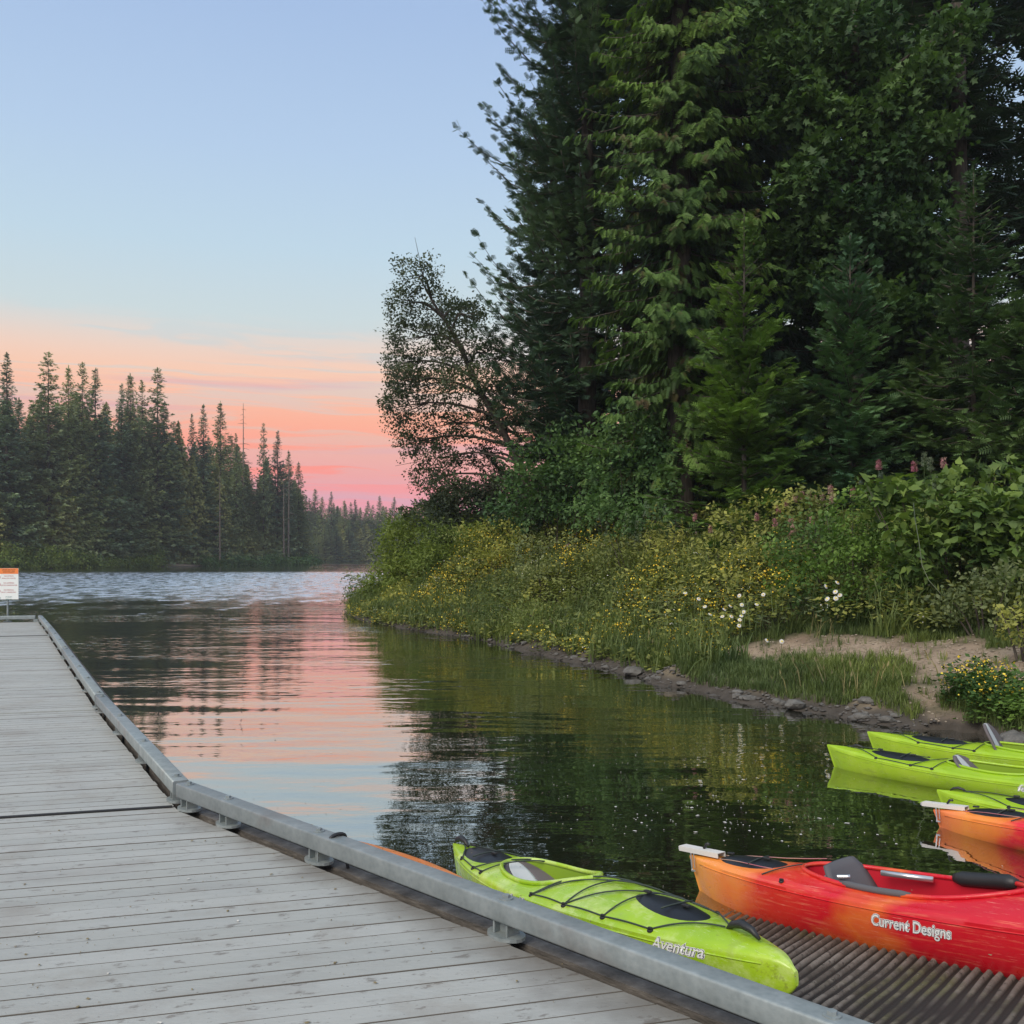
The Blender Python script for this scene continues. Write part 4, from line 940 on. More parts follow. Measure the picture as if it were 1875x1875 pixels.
def conifer(H, R, z0=.5, style='fir', step=.45, per=6, spray=.55, ds=.32, T=T_FIR, taper=.85, seed=0, zmax=None, droop=-.1, up=.5, ragged=.25, gap=0.0, side=None, bend=0.0, upturn=.25, slim=1.0, tmin=.22, core=0):
    """returns crown arrays and limb lines, the tree standing at the origin"""
    r = np.random.default_rng(seed); parts = []; lines = []
    tr = (H*.011+.03)*slim
    zt = min(H, zmax or H)
    zz = np.linspace(0, zt, 14); lines.append((np.stack([bend*np.sin(zz/H*2.5), bend*.4*np.cos(zz/H*3)-bend*.4, zz], 1), tr, max(tr*(1-zt/H), .012)))
    P, D, U, S, Tn = [], [], [], [], []
    z = z0
    while z < zt-.15:
        u = (z-z0)/(H-z0)
        for k in range(per):
            if r.random() < gap: continue
            a = r.uniform(0, 2*PI)
            if side is not None and r.random() < .45 and math.cos(a-side) < -.2: continue
            prof_ = min(1, (u+.06)/.16)**.5*(1-u)**taper if style != 'cedar' else min(1, (u+.1)/.2)**.4*(1-u**1.6)
            L = R*prof_*(1-ragged*r.random())*(1.22 if r.random() < .12 else 1)+.12
            zb = z+r.uniform(-step, step)*.5; zb = max(zb, .15)
            el_ = (up*(u**1.3)+droop*(1-u))+r.normal()*.08
            n = max(2, int(L/ds)); t = (np.arange(n)+r.uniform(.3, .9))/n; t = np.clip(t, min(.12, tmin), 1.0)
            if L > 1.5: t = t[t > tmin]
            dh = np.array([math.cos(a), math.sin(a)]); x = L*t
            sag = {'fir': -.10*np.sin(t*PI)+upturn*t**3*.35, 'cedar': -.30*t**1.5+.20*t**4, 'spruce': .06*t**2}[style]*L
            pz = zb+x*math.tan(el_)+sag
            bx = bend*math.sin(zb/H*2.5)
            side_d = np.array([-dh[1], dh[0]])
            curve = r.normal()*.12*L*t**2
            pts = np.stack([bx+dh[0]*x+side_d[0]*curve, dh[1]*x+side_d[1]*curve, pz], 1)
            if L > .5: lines.append((np.vstack([[bx, 0, zb], pts[::max(1, len(pts)//4)], pts[-1:]]), .010+.012*L, .005))
            tang = nrm(np.gradient(np.vstack([[bx, 0, zb], pts]), axis=0)[1:])
            base_s = spray*(1.08-.35*t)*(.34+.66*min(1, L/(.42*R)))
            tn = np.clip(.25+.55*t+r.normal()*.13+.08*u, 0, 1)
            for s in (-1, 1, 0, -1, 1) if L > R*.25 else (-1, 1, 0):
                m = len(pts); sp = r.uniform(.5, 1.05, m)*s
                fd = tang*np.cos(sp)[:, None]+np.stack([side_d[0]*np.ones(m), side_d[1]*np.ones(m), np.zeros(m)], 1)*np.sin(sp)[:, None]
                dz = {'fir': r.normal(-.10, .22, m), 'cedar': r.uniform(-1.25, -.25, m), 'spruce': r.normal(.05, .22, m)}[style]
                if s == 0: dz = dz*.5+(.15 if style == 'spruce' else 0)
                fd[:, 2] += dz
                P.append(pts+r.normal(size=(m, 3))*spray*.10); D.append(fd)
                uu = np.tile([0, 0, 1.0], (m, 1))+r.normal(size=(m, 3))*(.35 if style != 'cedar' else .6); 
                if style == 'cedar': uu[:, 0] += dh[0]*1.0; uu[:, 1] += dh[1]*1.0
                U.append(uu); S.append(base_s*r.uniform(.7, 1.2, m)); Tn.append(np.clip(tn+r.normal(size=m)*.08, 0, 1))
        z += step*r.uniform(.7, 1.3)*(1-.45*u)
    if core:                                   # short inner shoots that clothe the stem
        m = int(core*(zt-z0)); zc = r.uniform(z0, zt*.97, m); a = r.uniform(0, 2*PI, m); u_ = (zc-z0)/(H-z0); rad = R*(1-u_)**taper*.30*r.uniform(.35, 1.1, m)+.12
        P.append(np.stack([np.cos(a)*rad, np.sin(a)*rad, zc], 1)); D.append(np.stack([np.cos(a), np.sin(a), r.normal(-.9 if style == 'cedar' else -.1, .3, m)], 1))
        U.append(np.stack([np.cos(a)*.8, np.sin(a)*.8, np.full(m, .5)], 1)+r.normal(size=(m, 3))*.3); S.append(spray*r.uniform(.8, 1.35, m)); Tn.append(np.clip(.42+r.normal(size=m)*.15, 0, 1))
    # leader
    if zt >= H-.01:
        m = 10; zc = np.linspace(H-.9*min(1, H/12), H-.02, m); a = r.uniform(0, 2*PI, m)
        P.append(np.stack([bend*np.sin(zc/H*2.5), np.zeros(m), zc], 1)); D.append(np.stack([np.cos(a)*.5, np.sin(a)*.5, np.ones(m)], 1)); U.append(np.tile([.3, 1, .1], (m, 1))); S.append(np.full(m, spray*.30)); Tn.append(np.full(m, .8))
    P, D, U, S, Tn = map(np.concatenate, (P, D, U, S, Tn))
    return scatter(T, P, D, U, S, Tn, .06), lines
def tree_obj(name, crown, lines, cm, bm, loc, rz=0, sc_=(1, 1, 1), **tg):
    r_ = empty(name, loc, rz); r_.scale = sc_; tag(r_, **tg)
    link('trunk', limbs_mesh('trunk', lines[:1], M[bm], 8), r_)
    if len(lines) > 1: tag(link('branches', limbs_mesh('branches', lines[1:], M[bm], 3), r_), kind='stuff')
    V, F, t = crown; tag(link('crown', mesh('crown', V, F, M[cm], tone=t), r_), kind='stuff')
    return r_
def place(src, loc, rz, s, label, group=None):
    c = copy_tree(src); c.location = loc; c.rotation_euler = (0, 0, rz); c.scale = s; c['label'] = label
    if group: c['group'] = group
    elif 'group' in c: del c['group']
    return c
def atpx(px, Y): return (px-937)/1800*Y
def topz(py, Y): return HC-(py-1018)*Y/1800

# --- far shore forest, left of the lake -------------------------------------------------
FH = 38.0
variants = []
specs = [dict(R=8.0, z0=1.5, step=.80, per=8, spray=1.05, ds=.85, T=T_FAR, taper=.82, seed=11, ragged=.35, gap=.08, up=.35, droop=-.25),
         dict(R=8.2, z0=3, step=.95, per=7, spray=1.15, ds=.85, T=T_FAR, taper=.70, seed=12, ragged=.5, gap=.22, up=.35, droop=-.30),
         dict(R=7.6, z0=1.5, step=.75, per=8, spray=1.0, ds=.85, T=T_FAR, taper=.92, seed=13, ragged=.3, gap=.05, up=.3, droop=-.25),
         dict(R=7.4, z0=1.0, step=.80, per=8, spray=1.25, ds=.95, T=T_FAR, taper=.6, seed=14, style='cedar', ragged=.3, gap=.05)]
for i, s_ in enumerate(specs):
    cr_, ln = conifer(FH, **s_)
    variants.append((cr_, ln))
fgroups = ['tall conifers along the far left shore']
# apex x, apex y in the photograph, distance, variant, width factor, words
farlist = [(12, 645, 172, 2, 1.0, 'narrow-topped dark fir at the photo left edge, first of the far shore'), (88, 643, 174, 1, .95, 'tallest open fir on the far shore, sky showing between its limbs'),
    (125, 668, 180, 0, .8, 'thin pale-topped fir close right of the tallest open one'), (150, 662, 176, 1, .8, 'ragged fir left of the pair with the bent top'), (174, 672, 178, 2, 1.1, 'full dark fir with a bent blunt tip above the far shore'),
    (238, 684, 186, 0, .9, 'slim pale fir in the middle of the far left forest'), (222, 702, 190, 2, .8, 'short pointed fir just left of the slim pale one'), (260, 696, 190, 1, .7, 'thin open fir just left of the flat-topped high one'),
    (288, 674, 188, 1, .95, 'high broad-topped fir right of centre in the far left forest'), (300, 735, 192, 2, 1.1, 'stout dark fir below the broad-topped high one'), (326, 770, 205, 3, .8, 'rounded cedar filling the dip right of the stout fir'),
    (351, 756, 214, 2, .7, 'small pointed fir at the left of the lower trio'), (372, 739, 214, 2, .9, 'dense dark fir in the middle of the lower trio'), (403, 733, 216, 0, .85, 'spire-like fir at the right of the lower trio'),
    (432, 792, 224, 1, .6, 'scraggy fir right behind the bare dead trunk'), (482, 773, 238, 1, .55, 'thin wind-bent fir right of the dead trunk'), (508, 787, 240, 2, .95, 'dark pointed fir third from the end of the far point'),
    (528, 822, 246, 0, .8, 'fir second from the end of the far point'), (546, 842, 252, 0, .9, 'last tall fir on the far point above open water')]
srcs = {}
def fartree(px, py, Y, v, wf, label, group=None, base=None, mat=None):
    H_ = topz(py, Y)-.8; s = H_/FH; x = atpx(px, Y)
    z = float(ground(x, Y))-.2 if base is None else base
    sx = s*wf*(1.0)
    key = (v, mat)
    if key not in srcs:
        cr_, ln = variants[v]; m_ = mat or ['far_conifer', 'far_conifer', 'far_conifer_b', 'far_cedar'][v]
        o = tree_obj('fir_tree' if v != 3 else 'cedar_tree', cr_, ln, m_, 'bark', (x, Y, z), rng.uniform(0, 6), (sx, sx, s), label=label, cat='tree', group=group or fgroups[0]); srcs[key] = o; return o
    o = copy_tree(srcs[key]); o.location = (x, Y, z); o.rotation_euler = (0, 0, rng.uniform(0, 6)); o.scale = (sx, sx, s); tag(o, label, None, group or fgroups[0]); return o
def shore_y(px): return np.interp(px, [-60, 0, 92, 213, 281, 374, 438, 552, 570], [163, 169, 179, 199, 210, 224, 238, 262, 268])
for a_ in farlist: fartree(a_[0], a_[1], max(a_[2], shore_y(a_[0])+9), *a_[3:])
# mid height trees that close the wall of forest down to the shore
G2 = 'lower conifers filling the far left forest'
mid = []
for px in np.arange(-50, 560, 17.5):
    shoreY = shore_y(px)
    topline = np.interp(px, [-60, 0, 60, 130, 200, 300, 340, 420, 480, 520, 560], [735, 715, 735, 728, 745, 765, 788, 818, 830, 850, 872])
    for row in range(3):
        mid.append((px+rng.uniform(-7, 7), topline+rng.uniform(-22, 60)+(0, 20, 85)[row], shoreY+(22, 15, 9)[row]+(8 if 290 < px < 390 else 0)+rng.uniform(-1.5, 1.5), [3, 0, 2, 3, 0, 2][rng.integers(6)], rng.uniform(1.0, 1.35)))
for (px, py, Y, v, wf) in mid: fartree(px, py, Y, v, wf, 'lower conifer filling the wall of forest behind the far left shoreline', G2)
for px, py, Y in ((352, 830, 228), (398, 850, 234), (330, 900, 224)): fartree(px, py, Y, 3, 1.05, {352: 'olive cedar leaning over the bare sandy landing on the far shore', 398: 'drooping olive cedar just right of the sandy landing', 330: 'low olive cedar just left of the sandy landing'}[px])
# far end of the lake
G3 = 'distant conifers closing the end of the lake'
dist = [(575, 893), (590, 903), (607, 899), (618, 925), (630, 910), (641, 918), (648, 911), (660, 925), (673, 911), (684, 922), (696, 907), (708, 928), (723, 911), (738, 924), (752, 930), (766, 934), (784, 938), (560, 905)]
for px, py in dist:
    Y = np.interp(px, [560, 700, 790], [405, 440, 455])+rng.uniform(-8, 8)
    fartree(px+rng.uniform(-2, 2), py, Y, int(rng.choice([0, 2, 2, 0, 1])), rng.uniform(1.0, 1.35), 'hazy distant conifer in the row that closes the far end of the lake', G3)
for px in np.arange(545, 830, 9):
    fartree(px+rng.uniform(-4, 4), np.interp(px, [545, 600, 700, 830], [915, 925, 932, 945])+rng.uniform(-6, 14), np.interp(px, [560, 700, 790], [425, 455, 470]), int(rng.choice([0, 2, 3])), rng.uniform(1.2, 1.7), 'hazy distant conifer in the row that closes the far end of the lake', G3)
for px in np.arange(550, 820, 11):
    Y = np.interp(px, [560, 700, 790], [395, 432, 446]); fartree(px, 955+rng.uniform(-14, 16), Y, int(rng.choice([0, 2, 3])), rng.uniform(1.3, 1.9), 'hazy distant conifer in the row that closes the far end of the lake', G3)
# unseen right-hand continuation, kept low
for px in np.arange(830, 1000, 22): fartree(px, 945+rng.uniform(-10, 10), 470, 0, 1.4, 'hazy distant conifer in the row that closes the far end of the lake', G3)

def snag(px, py, Y, label, r0=.35, n=16, lean=0.0, limbl=2.6, zlo=.45, seed=1, mat='bark_pale', base_py=None):
    r = np.random.default_rng(seed); x = atpx(px, Y); z0 = float(ground(x, Y))-.3; H_ = topz(py, Y)-z0
    o = empty('dead_tree', (x, Y, z0)); tag(o, label, 'dead tree')
    tz = np.linspace(0, H_, 9); link('trunk', limbs_mesh('trunk', [(np.stack([lean*tz, 0*tz, tz], 1), r0, .05)], M[mat], 6), o)
    ls = []
    for i in range(n):
        z = H_*r.uniform(zlo, .98); a = r.uniform(0, 2*PI); L = limbl*(1.1-(z/H_))*r.uniform(.5, 1.3)+.3; t = np.linspace(0, 1, 4)
        ls.append((np.stack([lean*z+math.cos(a)*L*t, math.sin(a)*L*t, z+L*(.1*t-.25*t*t)], 1), .07, .03))
    tag(link('branches', limbs_mesh('branches', ls, M[mat], 3), o), kind='stuff'); return o
snag(445, 738, 252, 'bare dead trunk with stub limbs standing above the far forest', .38, 26, .0, 4.5, .5, 1)
snag(527, 850, 259, 'leaning bare grey trunk near the end of the far point', .35, 14, .012, 3, .4, 2)
snag(519, 880, 257, 'thin straight bare trunk beside the leaning one on the far point', .28, 10, .0, 2, .4, 3)
snag(402, 862, 229, 'pale dead pole in front of the cedars on the far shore', .22, 8, 0, 1.5, .3, 4)

# --- leafy masses -------------------------------------------------------------------
def blob_leaves(blobs, dens, T, size, seed=0, shell=.62, hole=.25, flat=0.0, droop=.2, nz=1.0, holes=None):
    """leaf clusters over the outer part of overlapping ellipsoids; blobs = [(x,y,z,rx,ry,rz)]"""
    r = np.random.default_rng(seed); out = []
    B = np.array(blobs, float)
    for (x, y, z, rx, ry, rz) in blobs:
        n = int(dens*4.2*((rx*ry+rx*rz+ry*rz)/3))
        d = nrm(r.normal(size=(n, 3))); q = shell+(1.06-shell)*r.random(n)**.6
        wv_ = 1+.22*np.sin(d[:, 0]*5+x*3)+.18*np.sin(d[:, 1]*7+z*2)+.16*np.sin(d[:, 2]*6+y)
        P = np.stack([x+d[:, 0]*rx*q*wv_, y+d[:, 1]*ry*q*wv_, z+d[:, 2]*rz*q*wv_], 1)
        # leave ragged gaps
        g = np.sin(P[:, 0]*2.3/nz+seed)*np.sin(P[:, 1]*2.1/nz+1.3)*np.sin(P[:, 2]*2.7/nz+2.1)+r.normal(size=n)*.15
        keep = g > -1+hole*1.9*0-0 if hole <= 0 else g > np.quantile(g, hole)
        # drop those deep inside another blob
        for b in B:
            dd_ = ((P[:, 0]-b[0])/b[3])**2+((P[:, 1]-b[1])/b[4])**2+((P[:, 2]-b[2])/b[5])**2; keep &= dd_ > .30
        P = P[keep]; d = d[keep]; m = len(P)
        D = d+r.normal(size=(m, 3))*.6; D[:, 2] -= droop; U = np.tile([0, 0, 1.0], (m, 1))+r.normal(size=(m, 3))*.5
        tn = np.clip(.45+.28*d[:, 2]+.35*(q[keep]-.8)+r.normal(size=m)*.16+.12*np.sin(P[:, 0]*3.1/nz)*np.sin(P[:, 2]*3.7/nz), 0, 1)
        for k in range(len(T)):
            s_ = slice(k, None, len(T)); out.append(scatter(T[k], P[s_], D[s_], U[s_], size*r.uniform(.7, 1.3, len(P[s_])), tn[s_], .05))
    return join(out)
def bush(name, label, blobs, dens, T, size, mat, seed, loc=None, stems=8, group=None, cat='shrub', bark='bark', extra=None, **k):
    bx, by = np.mean([b[0] for b in blobs]), np.mean([b[1] for b in blobs])
    if loc is None: loc = (bx, by, float(ground(bx, by)))
    o = empty(name, loc); tag(o, label, cat, group)
    rel = [(b[0]-loc[0], b[1]-loc[1], b[2]-loc[2], *b[3:]) for b in blobs]
    V, F, t = blob_leaves(rel, dens, T, size, seed, **k); tag(link('foliage', mesh('foliage', V, F, M[mat], tone=t), o), kind='stuff')
    r = np.random.default_rng(seed+500); ls = []
    for i in range(stems):
        b = rel[r.integers(len(rel))]; e = np.array([b[0]+r.normal()*b[3]*.4, b[1]+r.normal()*b[4]*.4, b[2]+r.uniform(-.2, .8)*b[5]]); s0 = np.array([e[0]*.35, e[1]*.35, -.05])
        t_ = np.linspace(0, 1, 5)[:, None]; P = s0+(e-s0)*t_; P[:, 2] += np.sin(t_[:, 0]*PI)*.1; ls.append((P, .02+.01*b[5], .006))
    tag(link('stems', limbs_mesh('stems', ls, M[bark], 4), o), kind='stuff')
    return o
def bl(px, py, Y, rpx, rpy, ry=None):
    s = Y/1800; return (atpx(px, Y), Y, topz(py, Y), rpx*s, ry or rpx*s*.9, rpy*s)

# --- the leaning alder against the sunset ----------------------------------------------
AY = 38.0
ax0, az0 = atpx(985, AY), 2.4
o = empty('alder_tree', (ax0, AY, az0)); tag(o, 'leaning broadleaf tree dark against the sunset, its trunk bending left over the bank', 'tree')
def rel3(px, py, dy=0): return np.array([atpx(px, AY)-ax0, dy, topz(py, AY)-az0])
tp = [np.array([0, 0, -.3]), rel3(965, 890), rel3(925, 800, -.3), rel3(875, 710, -.3), rel3(835, 620, 0), rel3(795, 555, .3), rel3(765, 500, .4)]
tp = np.array([tuple(p) for p in smooth_curve([Vector(p) for p in tp], 5)])
link('trunk', limbs_mesh('trunk', [(tp, .19, .02)], M['bark'], 8), o)
ab = [(770, 515, 40, 34), (735, 560, 34, 34), (800, 560, 52, 42), (850, 585, 44, 36), (760, 620, 58, 46), (840, 640, 54, 36), (885, 650, 40, 32), (725, 660, 36, 44),
      (775, 700, 60, 44), (850, 705, 50, 36), (905, 710, 36, 32), (725, 745, 34, 40), (790, 770, 62, 42), (865, 770, 46, 34), (740, 800, 28, 30), (800, 835, 50, 34), (880, 830, 44, 28),
      (770, 870, 30, 26), (820, 895, 46, 34), (915, 770, 26, 30), (880, 900, 50, 34), (795, 925, 34, 26), (860, 560, 22, 20), (745, 700, 34, 34), (930, 730, 28, 36)]
abl = []; ls = []; r = np.random.default_rng(3)
for (px, py, a_, b_2) in ab:
    dy = r.uniform(-1.0, 2.2); c = rel3(px, py, dy); s = AY/1800; abl.append((c[0], c[1], c[2], a_*s*1.0, 1.1, b_2*s*1.0))
    # limb from the trunk, starting a little below the blob
    j = np.argmin(np.abs(tp[:, 2]-(c[2]-.5))+np.abs(tp[:, 0]-c[0])*.25); s0 = tp[j]; t_ = np.linspace(0, 1, 7)[:, None]
    P = s0+(c-s0)*t_; P[:, 2] += np.sin(t_[:, 0]*PI)*.35; ls.append((P, .065, .018))
    for q in range(7):
        e = c+r.normal(size=3)*np.array([a_*s*.55, .6, b_2*s*.55]); P2 = P[4]+(e-P[4])*np.linspace(0, 1, 4)[:, None]; ls.append((P2, .02, .006))
tag(link('branches', limbs_mesh('branches', ls, M['bark'], 4), o), kind='stuff')
V, F, t = blob_leaves(abl, 190, T_LEAF, .27, 5, shell=.05, hole=.48, nz=.45); tag(link('crown', mesh('crown', V, F, M['alder'], tone=t), o), kind='stuff')

# --- big conifers and maple on the right bank -------------------------------------------
def gz(x, y): return float(ground(x, y))-.15
def bigtree(name, px, Y, label, cm, H, R, seed, bm='bark', sx=1.0, **k):
    x = atpx(px, Y); cr_, ln = conifer(H, R, seed=seed, **k)
    return tree_obj(name, cr_, ln, cm, bm, (x, Y, gz(x, Y)), 0, (sx, 1, 1), label=label, cat='tree')
bigtree('fir_tree', 1075, 36, 'tall dark fir left of the cedar, its limbs curving up against the sky', 'fir_dark', 34, 5.0, 41, z0=1.5, step=.40, per=6, spray=.44, ds=.27, T=T_FIR, taper=.35, zmax=22.5, ragged=.45, gap=.05, up=.15, droop=-.12, upturn=1.1, side=PI, tmin=.08, core=30)
bigtree('fir_tree', 1010, 41, 'slimmer dark fir half behind the leaning tree and the tall dark fir', 'fir_dark', 22, 3.3, 42, z0=2, step=.5, per=6, spray=.6, ds=.36, T=T_FIR, taper=.6, ragged=.5, gap=.12, up=.35, droop=-.1, upturn=1.0)
bigtree('cedar_tree', 1245, 30.5, 'tall cedar with drooping bright green sprays right of the dark fir', 'cedar', 40, 3.5, 43, style='cedar', z0=3.6, step=.38, per=8, spray=.42, ds=.24, T=T_CEDAR, taper=.6, zmax=19.5, ragged=.5, gap=.08, tmin=.10, core=55, up=.1, droop=-.15)
bigtree('cedar_tree', 1345, 33.5, 'darker cedar close behind the bright one, trunk lost in shade', 'fir_deep', 36, 3.4, 44, style='cedar', core=20, z0=2, step=.6, per=6, spray=.75, ds=.42, T=T_CEDAR, taper=.6, zmax=22, ragged=.4, gap=.1)
# backing trees in deep shade, sharing one mesh each
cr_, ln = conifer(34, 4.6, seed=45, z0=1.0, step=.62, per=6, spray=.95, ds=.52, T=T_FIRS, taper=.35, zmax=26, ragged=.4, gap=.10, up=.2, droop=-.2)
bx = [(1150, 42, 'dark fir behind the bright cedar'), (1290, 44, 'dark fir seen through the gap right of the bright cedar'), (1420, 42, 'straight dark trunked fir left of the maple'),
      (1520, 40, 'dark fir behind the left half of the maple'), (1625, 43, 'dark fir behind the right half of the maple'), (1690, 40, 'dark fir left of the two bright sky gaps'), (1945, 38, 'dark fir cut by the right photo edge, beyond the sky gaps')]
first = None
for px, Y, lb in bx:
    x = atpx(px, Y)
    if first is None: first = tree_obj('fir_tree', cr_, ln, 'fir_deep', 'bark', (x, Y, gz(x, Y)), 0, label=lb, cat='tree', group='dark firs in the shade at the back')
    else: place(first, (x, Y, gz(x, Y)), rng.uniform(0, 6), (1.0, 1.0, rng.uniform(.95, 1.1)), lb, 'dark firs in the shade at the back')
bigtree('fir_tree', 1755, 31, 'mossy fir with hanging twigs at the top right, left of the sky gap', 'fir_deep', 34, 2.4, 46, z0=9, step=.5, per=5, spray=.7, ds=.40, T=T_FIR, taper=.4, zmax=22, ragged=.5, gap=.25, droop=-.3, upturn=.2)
# maple: leafy tiers over deep shade
MY = 29.0
mb = [(1500, 40, 90, 60), (1600, 20, 90, 60), (1450, 110, 60, 55), (1530, 130, 95, 55), (1640, 90, 80, 60), (1470, 190, 70, 45), (1560, 220, 80, 42), (1640, 180, 60, 40), (1690, 140, 50, 45),
      (1440, 20, 60, 50), (1520, 290, 60, 34), (1620, 300, 56, 30), (1470, 340, 50, 36), (1545, 380, 60, 36), (1480, 420, 70, 40), (1570, 440, 80, 44), (1660, 420, 70, 40), (1690, 330, 50, 34),
      (1620, 370, 50, 36), (1520, 500, 70, 38), (1640, 500, 70, 36), (1700, 250, 50, 34), (1720, 470, 50, 40), (1600, 560, 80, 40), (1690, 580, 60, 36), (1740, 60, 60, 40)]
mx0 = atpx(1570, MY+1); mz0 = gz(mx0, MY+1)
o = empty('maple_tree', (mx0, MY+1, mz0)); tag(o, 'broad maple with tiers of lobed leaves above the young firs, shade beneath each tier', 'tree')
r = np.random.default_rng(8); mbl = []; ls = []; s = MY/1800
mt = np.array([(0, 0, -.2), (.1, .2, 4), (-.1, .2, 8), (.1, .3, 12), (0, .3, 17), (.1, .3, 21)], float)
link('trunk', limbs_mesh('trunk', [(mt, .30, .08)], M['bark'], 8), o)
for (px, py, a_, b_2) in mb:
    c = np.array([atpx(px, MY)-mx0, r.uniform(-1.5, .8), topz(py, MY)-mz0]); mbl.append((*c, a_*s, 1.2, b_2*s*.9))
    s0 = np.array([0, .3, max(1, c[2]-1.6)]); t_ = np.linspace(0, 1, 6)[:, None]; P = s0+(c-s0)*t_; P[:, 2] += np.sin(t_[:, 0]*PI)*.3; ls.append((P, .07, .02))
tag(link('branches', limbs_mesh('branches', ls, M['bark'], 4), o), kind='stuff')
V, F, t = blob_leaves(mbl, 52, T_MAPLE, .38, 6, shell=.45, hole=.22, flat=.3, droop=.5, nz=.8); tag(link('crown', mesh('crown', V, F, M['maple'], tone=t), o), kind='stuff')

# young conifers in front
def young(px, py, Y, label, cm, R, seed, basepx=940, **k):
    x = atpx(px, Y); z = gz(x, Y); H = topz(py, Y)-z; cr_, ln = conifer(H, R, seed=seed, z0=.25, slim=.62, tmin=.06, **k)
    return tree_obj('young_fir', cr_, ln, cm, 'bark', (x, Y, z), 0, label=label, cat='tree')
young(1362, 385, 25.5, 'bright green young spruce in front of the drooping cedar', 'spruce', 2.9, 51, style='spruce', step=.40, per=6, spray=.36, ds=.20, T=T_FIR, taper=.95, ragged=.5, gap=.08, up=.8, droop=.0)
young(1556, 430, 27.5, 'blue-green young fir between the bright spruce and the right-hand one', 'fir_blue', 2.9, 52, style='spruce', step=.38, per=7, spray=.40, ds=.26, T=T_FIR, taper=.85, ragged=.45, up=.75, droop=-.05)
young(1782, 300, 26.5, 'tall thin-topped young fir nearest the right photo edge', 'fir_young', 3.3, 53, style='fir', step=.38, per=7, spray=.40, ds=.27, T=T_FIR, taper=.9, ragged=.4, gap=.08, up=.6, droop=-.15)
young(1690, 640, 29.0, 'low dark young fir in the gap between the two taller young ones', 'fir_young', 2.0, 54, style='fir', step=.36, per=7, spray=.45, ds=.28, T=T_FIR, taper=.55, ragged=.3, up=.4, droop=-.15)
young(1450, 700, 28.0, 'low dark young fir at the foot of the bright spruce', 'fir_young', 1.9, 55, style='fir', step=.36, per=7, spray=.45, ds=.28, T=T_FIR, taper=.5, ragged=.3, up=.4, droop=-.15)
young(1880, 560, 25.0, 'dark young fir cut by the right photo edge', 'fir_young', 2.0, 56, style='fir', step=.36, per=7, spray=.45, ds=.28, T=T_FIR, taper=.5, ragged=.3, up=.4, droop=-.15)
# ------------------------------------------------------------------ shrubs on the bank
bush('shrub', 'big leafy shrub at the foot of the leaning tree', [bl(1010, 850, 34, 70, 62), bl(985, 900, 33.5, 60, 60), bl(1075, 840, 34, 60, 60), bl(1060, 900, 33, 70, 60), bl(940, 935, 34, 55, 40)], 52, T_LEAF, .40, 'shrub', 61, group='shrubs under the trees', hole=.15)
bush('shrub', 'rounded leafy shrub between the bigger one and the bright spruce', [bl(1150, 800, 30, 62, 62), bl(1195, 840, 30, 58, 66), bl(1130, 870, 29.5, 70, 70), bl(1180, 910, 29, 70, 60)], 52, T_LEAF, .38, 'shrub', 62, group='shrubs under the trees', hole=.15)
bush('shrub', 'dark shrub under the lowest limbs of the leaning tree', [bl(860, 925, 39, 60, 40), bl(930, 915, 39, 60, 44), bl(800, 945, 40, 50, 30), bl(1000, 930, 38, 60, 50), bl(880, 965, 38, 90, 30)], 95, T_LEAF, .42, 'alder', 63, group='shrubs under the trees', hole=.05)
bush('shrub', 'low dark undergrowth shrub left of the foot of the bright spruce', [bl(1100, 940, 28, 60, 36), bl(1190, 950, 27.5, 60, 34)], 60, T_LEAF, .34, 'shrub', 64, group='shrubs under the trees')
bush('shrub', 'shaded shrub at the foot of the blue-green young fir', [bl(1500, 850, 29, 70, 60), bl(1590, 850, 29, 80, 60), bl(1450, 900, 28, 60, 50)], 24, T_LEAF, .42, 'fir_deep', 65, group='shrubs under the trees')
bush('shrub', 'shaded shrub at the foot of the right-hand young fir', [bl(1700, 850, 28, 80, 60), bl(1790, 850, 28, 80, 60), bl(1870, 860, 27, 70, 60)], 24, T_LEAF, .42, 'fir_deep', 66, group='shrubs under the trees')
# dim thicket far back that closes the view under the crowns
bk = []
for px in range(1020, 2100, 60): bk.append(bl(px, 860+(px % 7)*4, 46, 50, 95, 2.0))
for px in range(1060, 2100, 75): bk.append(bl(px, 720, 48, 55, 80, 2.0))
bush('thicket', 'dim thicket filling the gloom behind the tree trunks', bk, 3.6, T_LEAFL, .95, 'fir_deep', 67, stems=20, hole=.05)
bush('willow_shrub', 'bright yellow-green willow shrub at the tip of the point', [bl(770, 985, 40, 55, 50), bl(735, 1010, 40, 42, 50), bl(820, 985, 39, 55, 45), bl(745, 1060, 39, 42, 50), bl(700, 1075, 40, 36, 42), bl(790, 1040, 37.5, 50, 50), bl(850, 1010, 36, 60, 45)], 120, T_WIL, .46, 'willow', 68, hole=.12)
bush('willow_shrub', 'low dark willow shrub trailing into the water at the very tip', [bl(668, 1080, 41, 26, 40), bl(690, 1100, 40, 26, 30), bl(650, 1075, 42, 14, 18)], 60, T_WIL, .42, 'herb_blue', 69, hole=.15)
bush('bramble_bush', 'dense bramble bush with small yellow-green leaves above the daisies', [bl(1480, 1000, 19.5, 80, 75), bl(1560, 960, 20, 70, 60), bl(1560, 1050, 19, 90, 70), bl(1640, 1010, 19.5, 80, 70), bl(1640, 1080, 18.6, 80, 50), bl(1500, 1075, 18.8, 60, 50)], 95, T_LEAF, .24, 'bramble', 70, hole=.12)
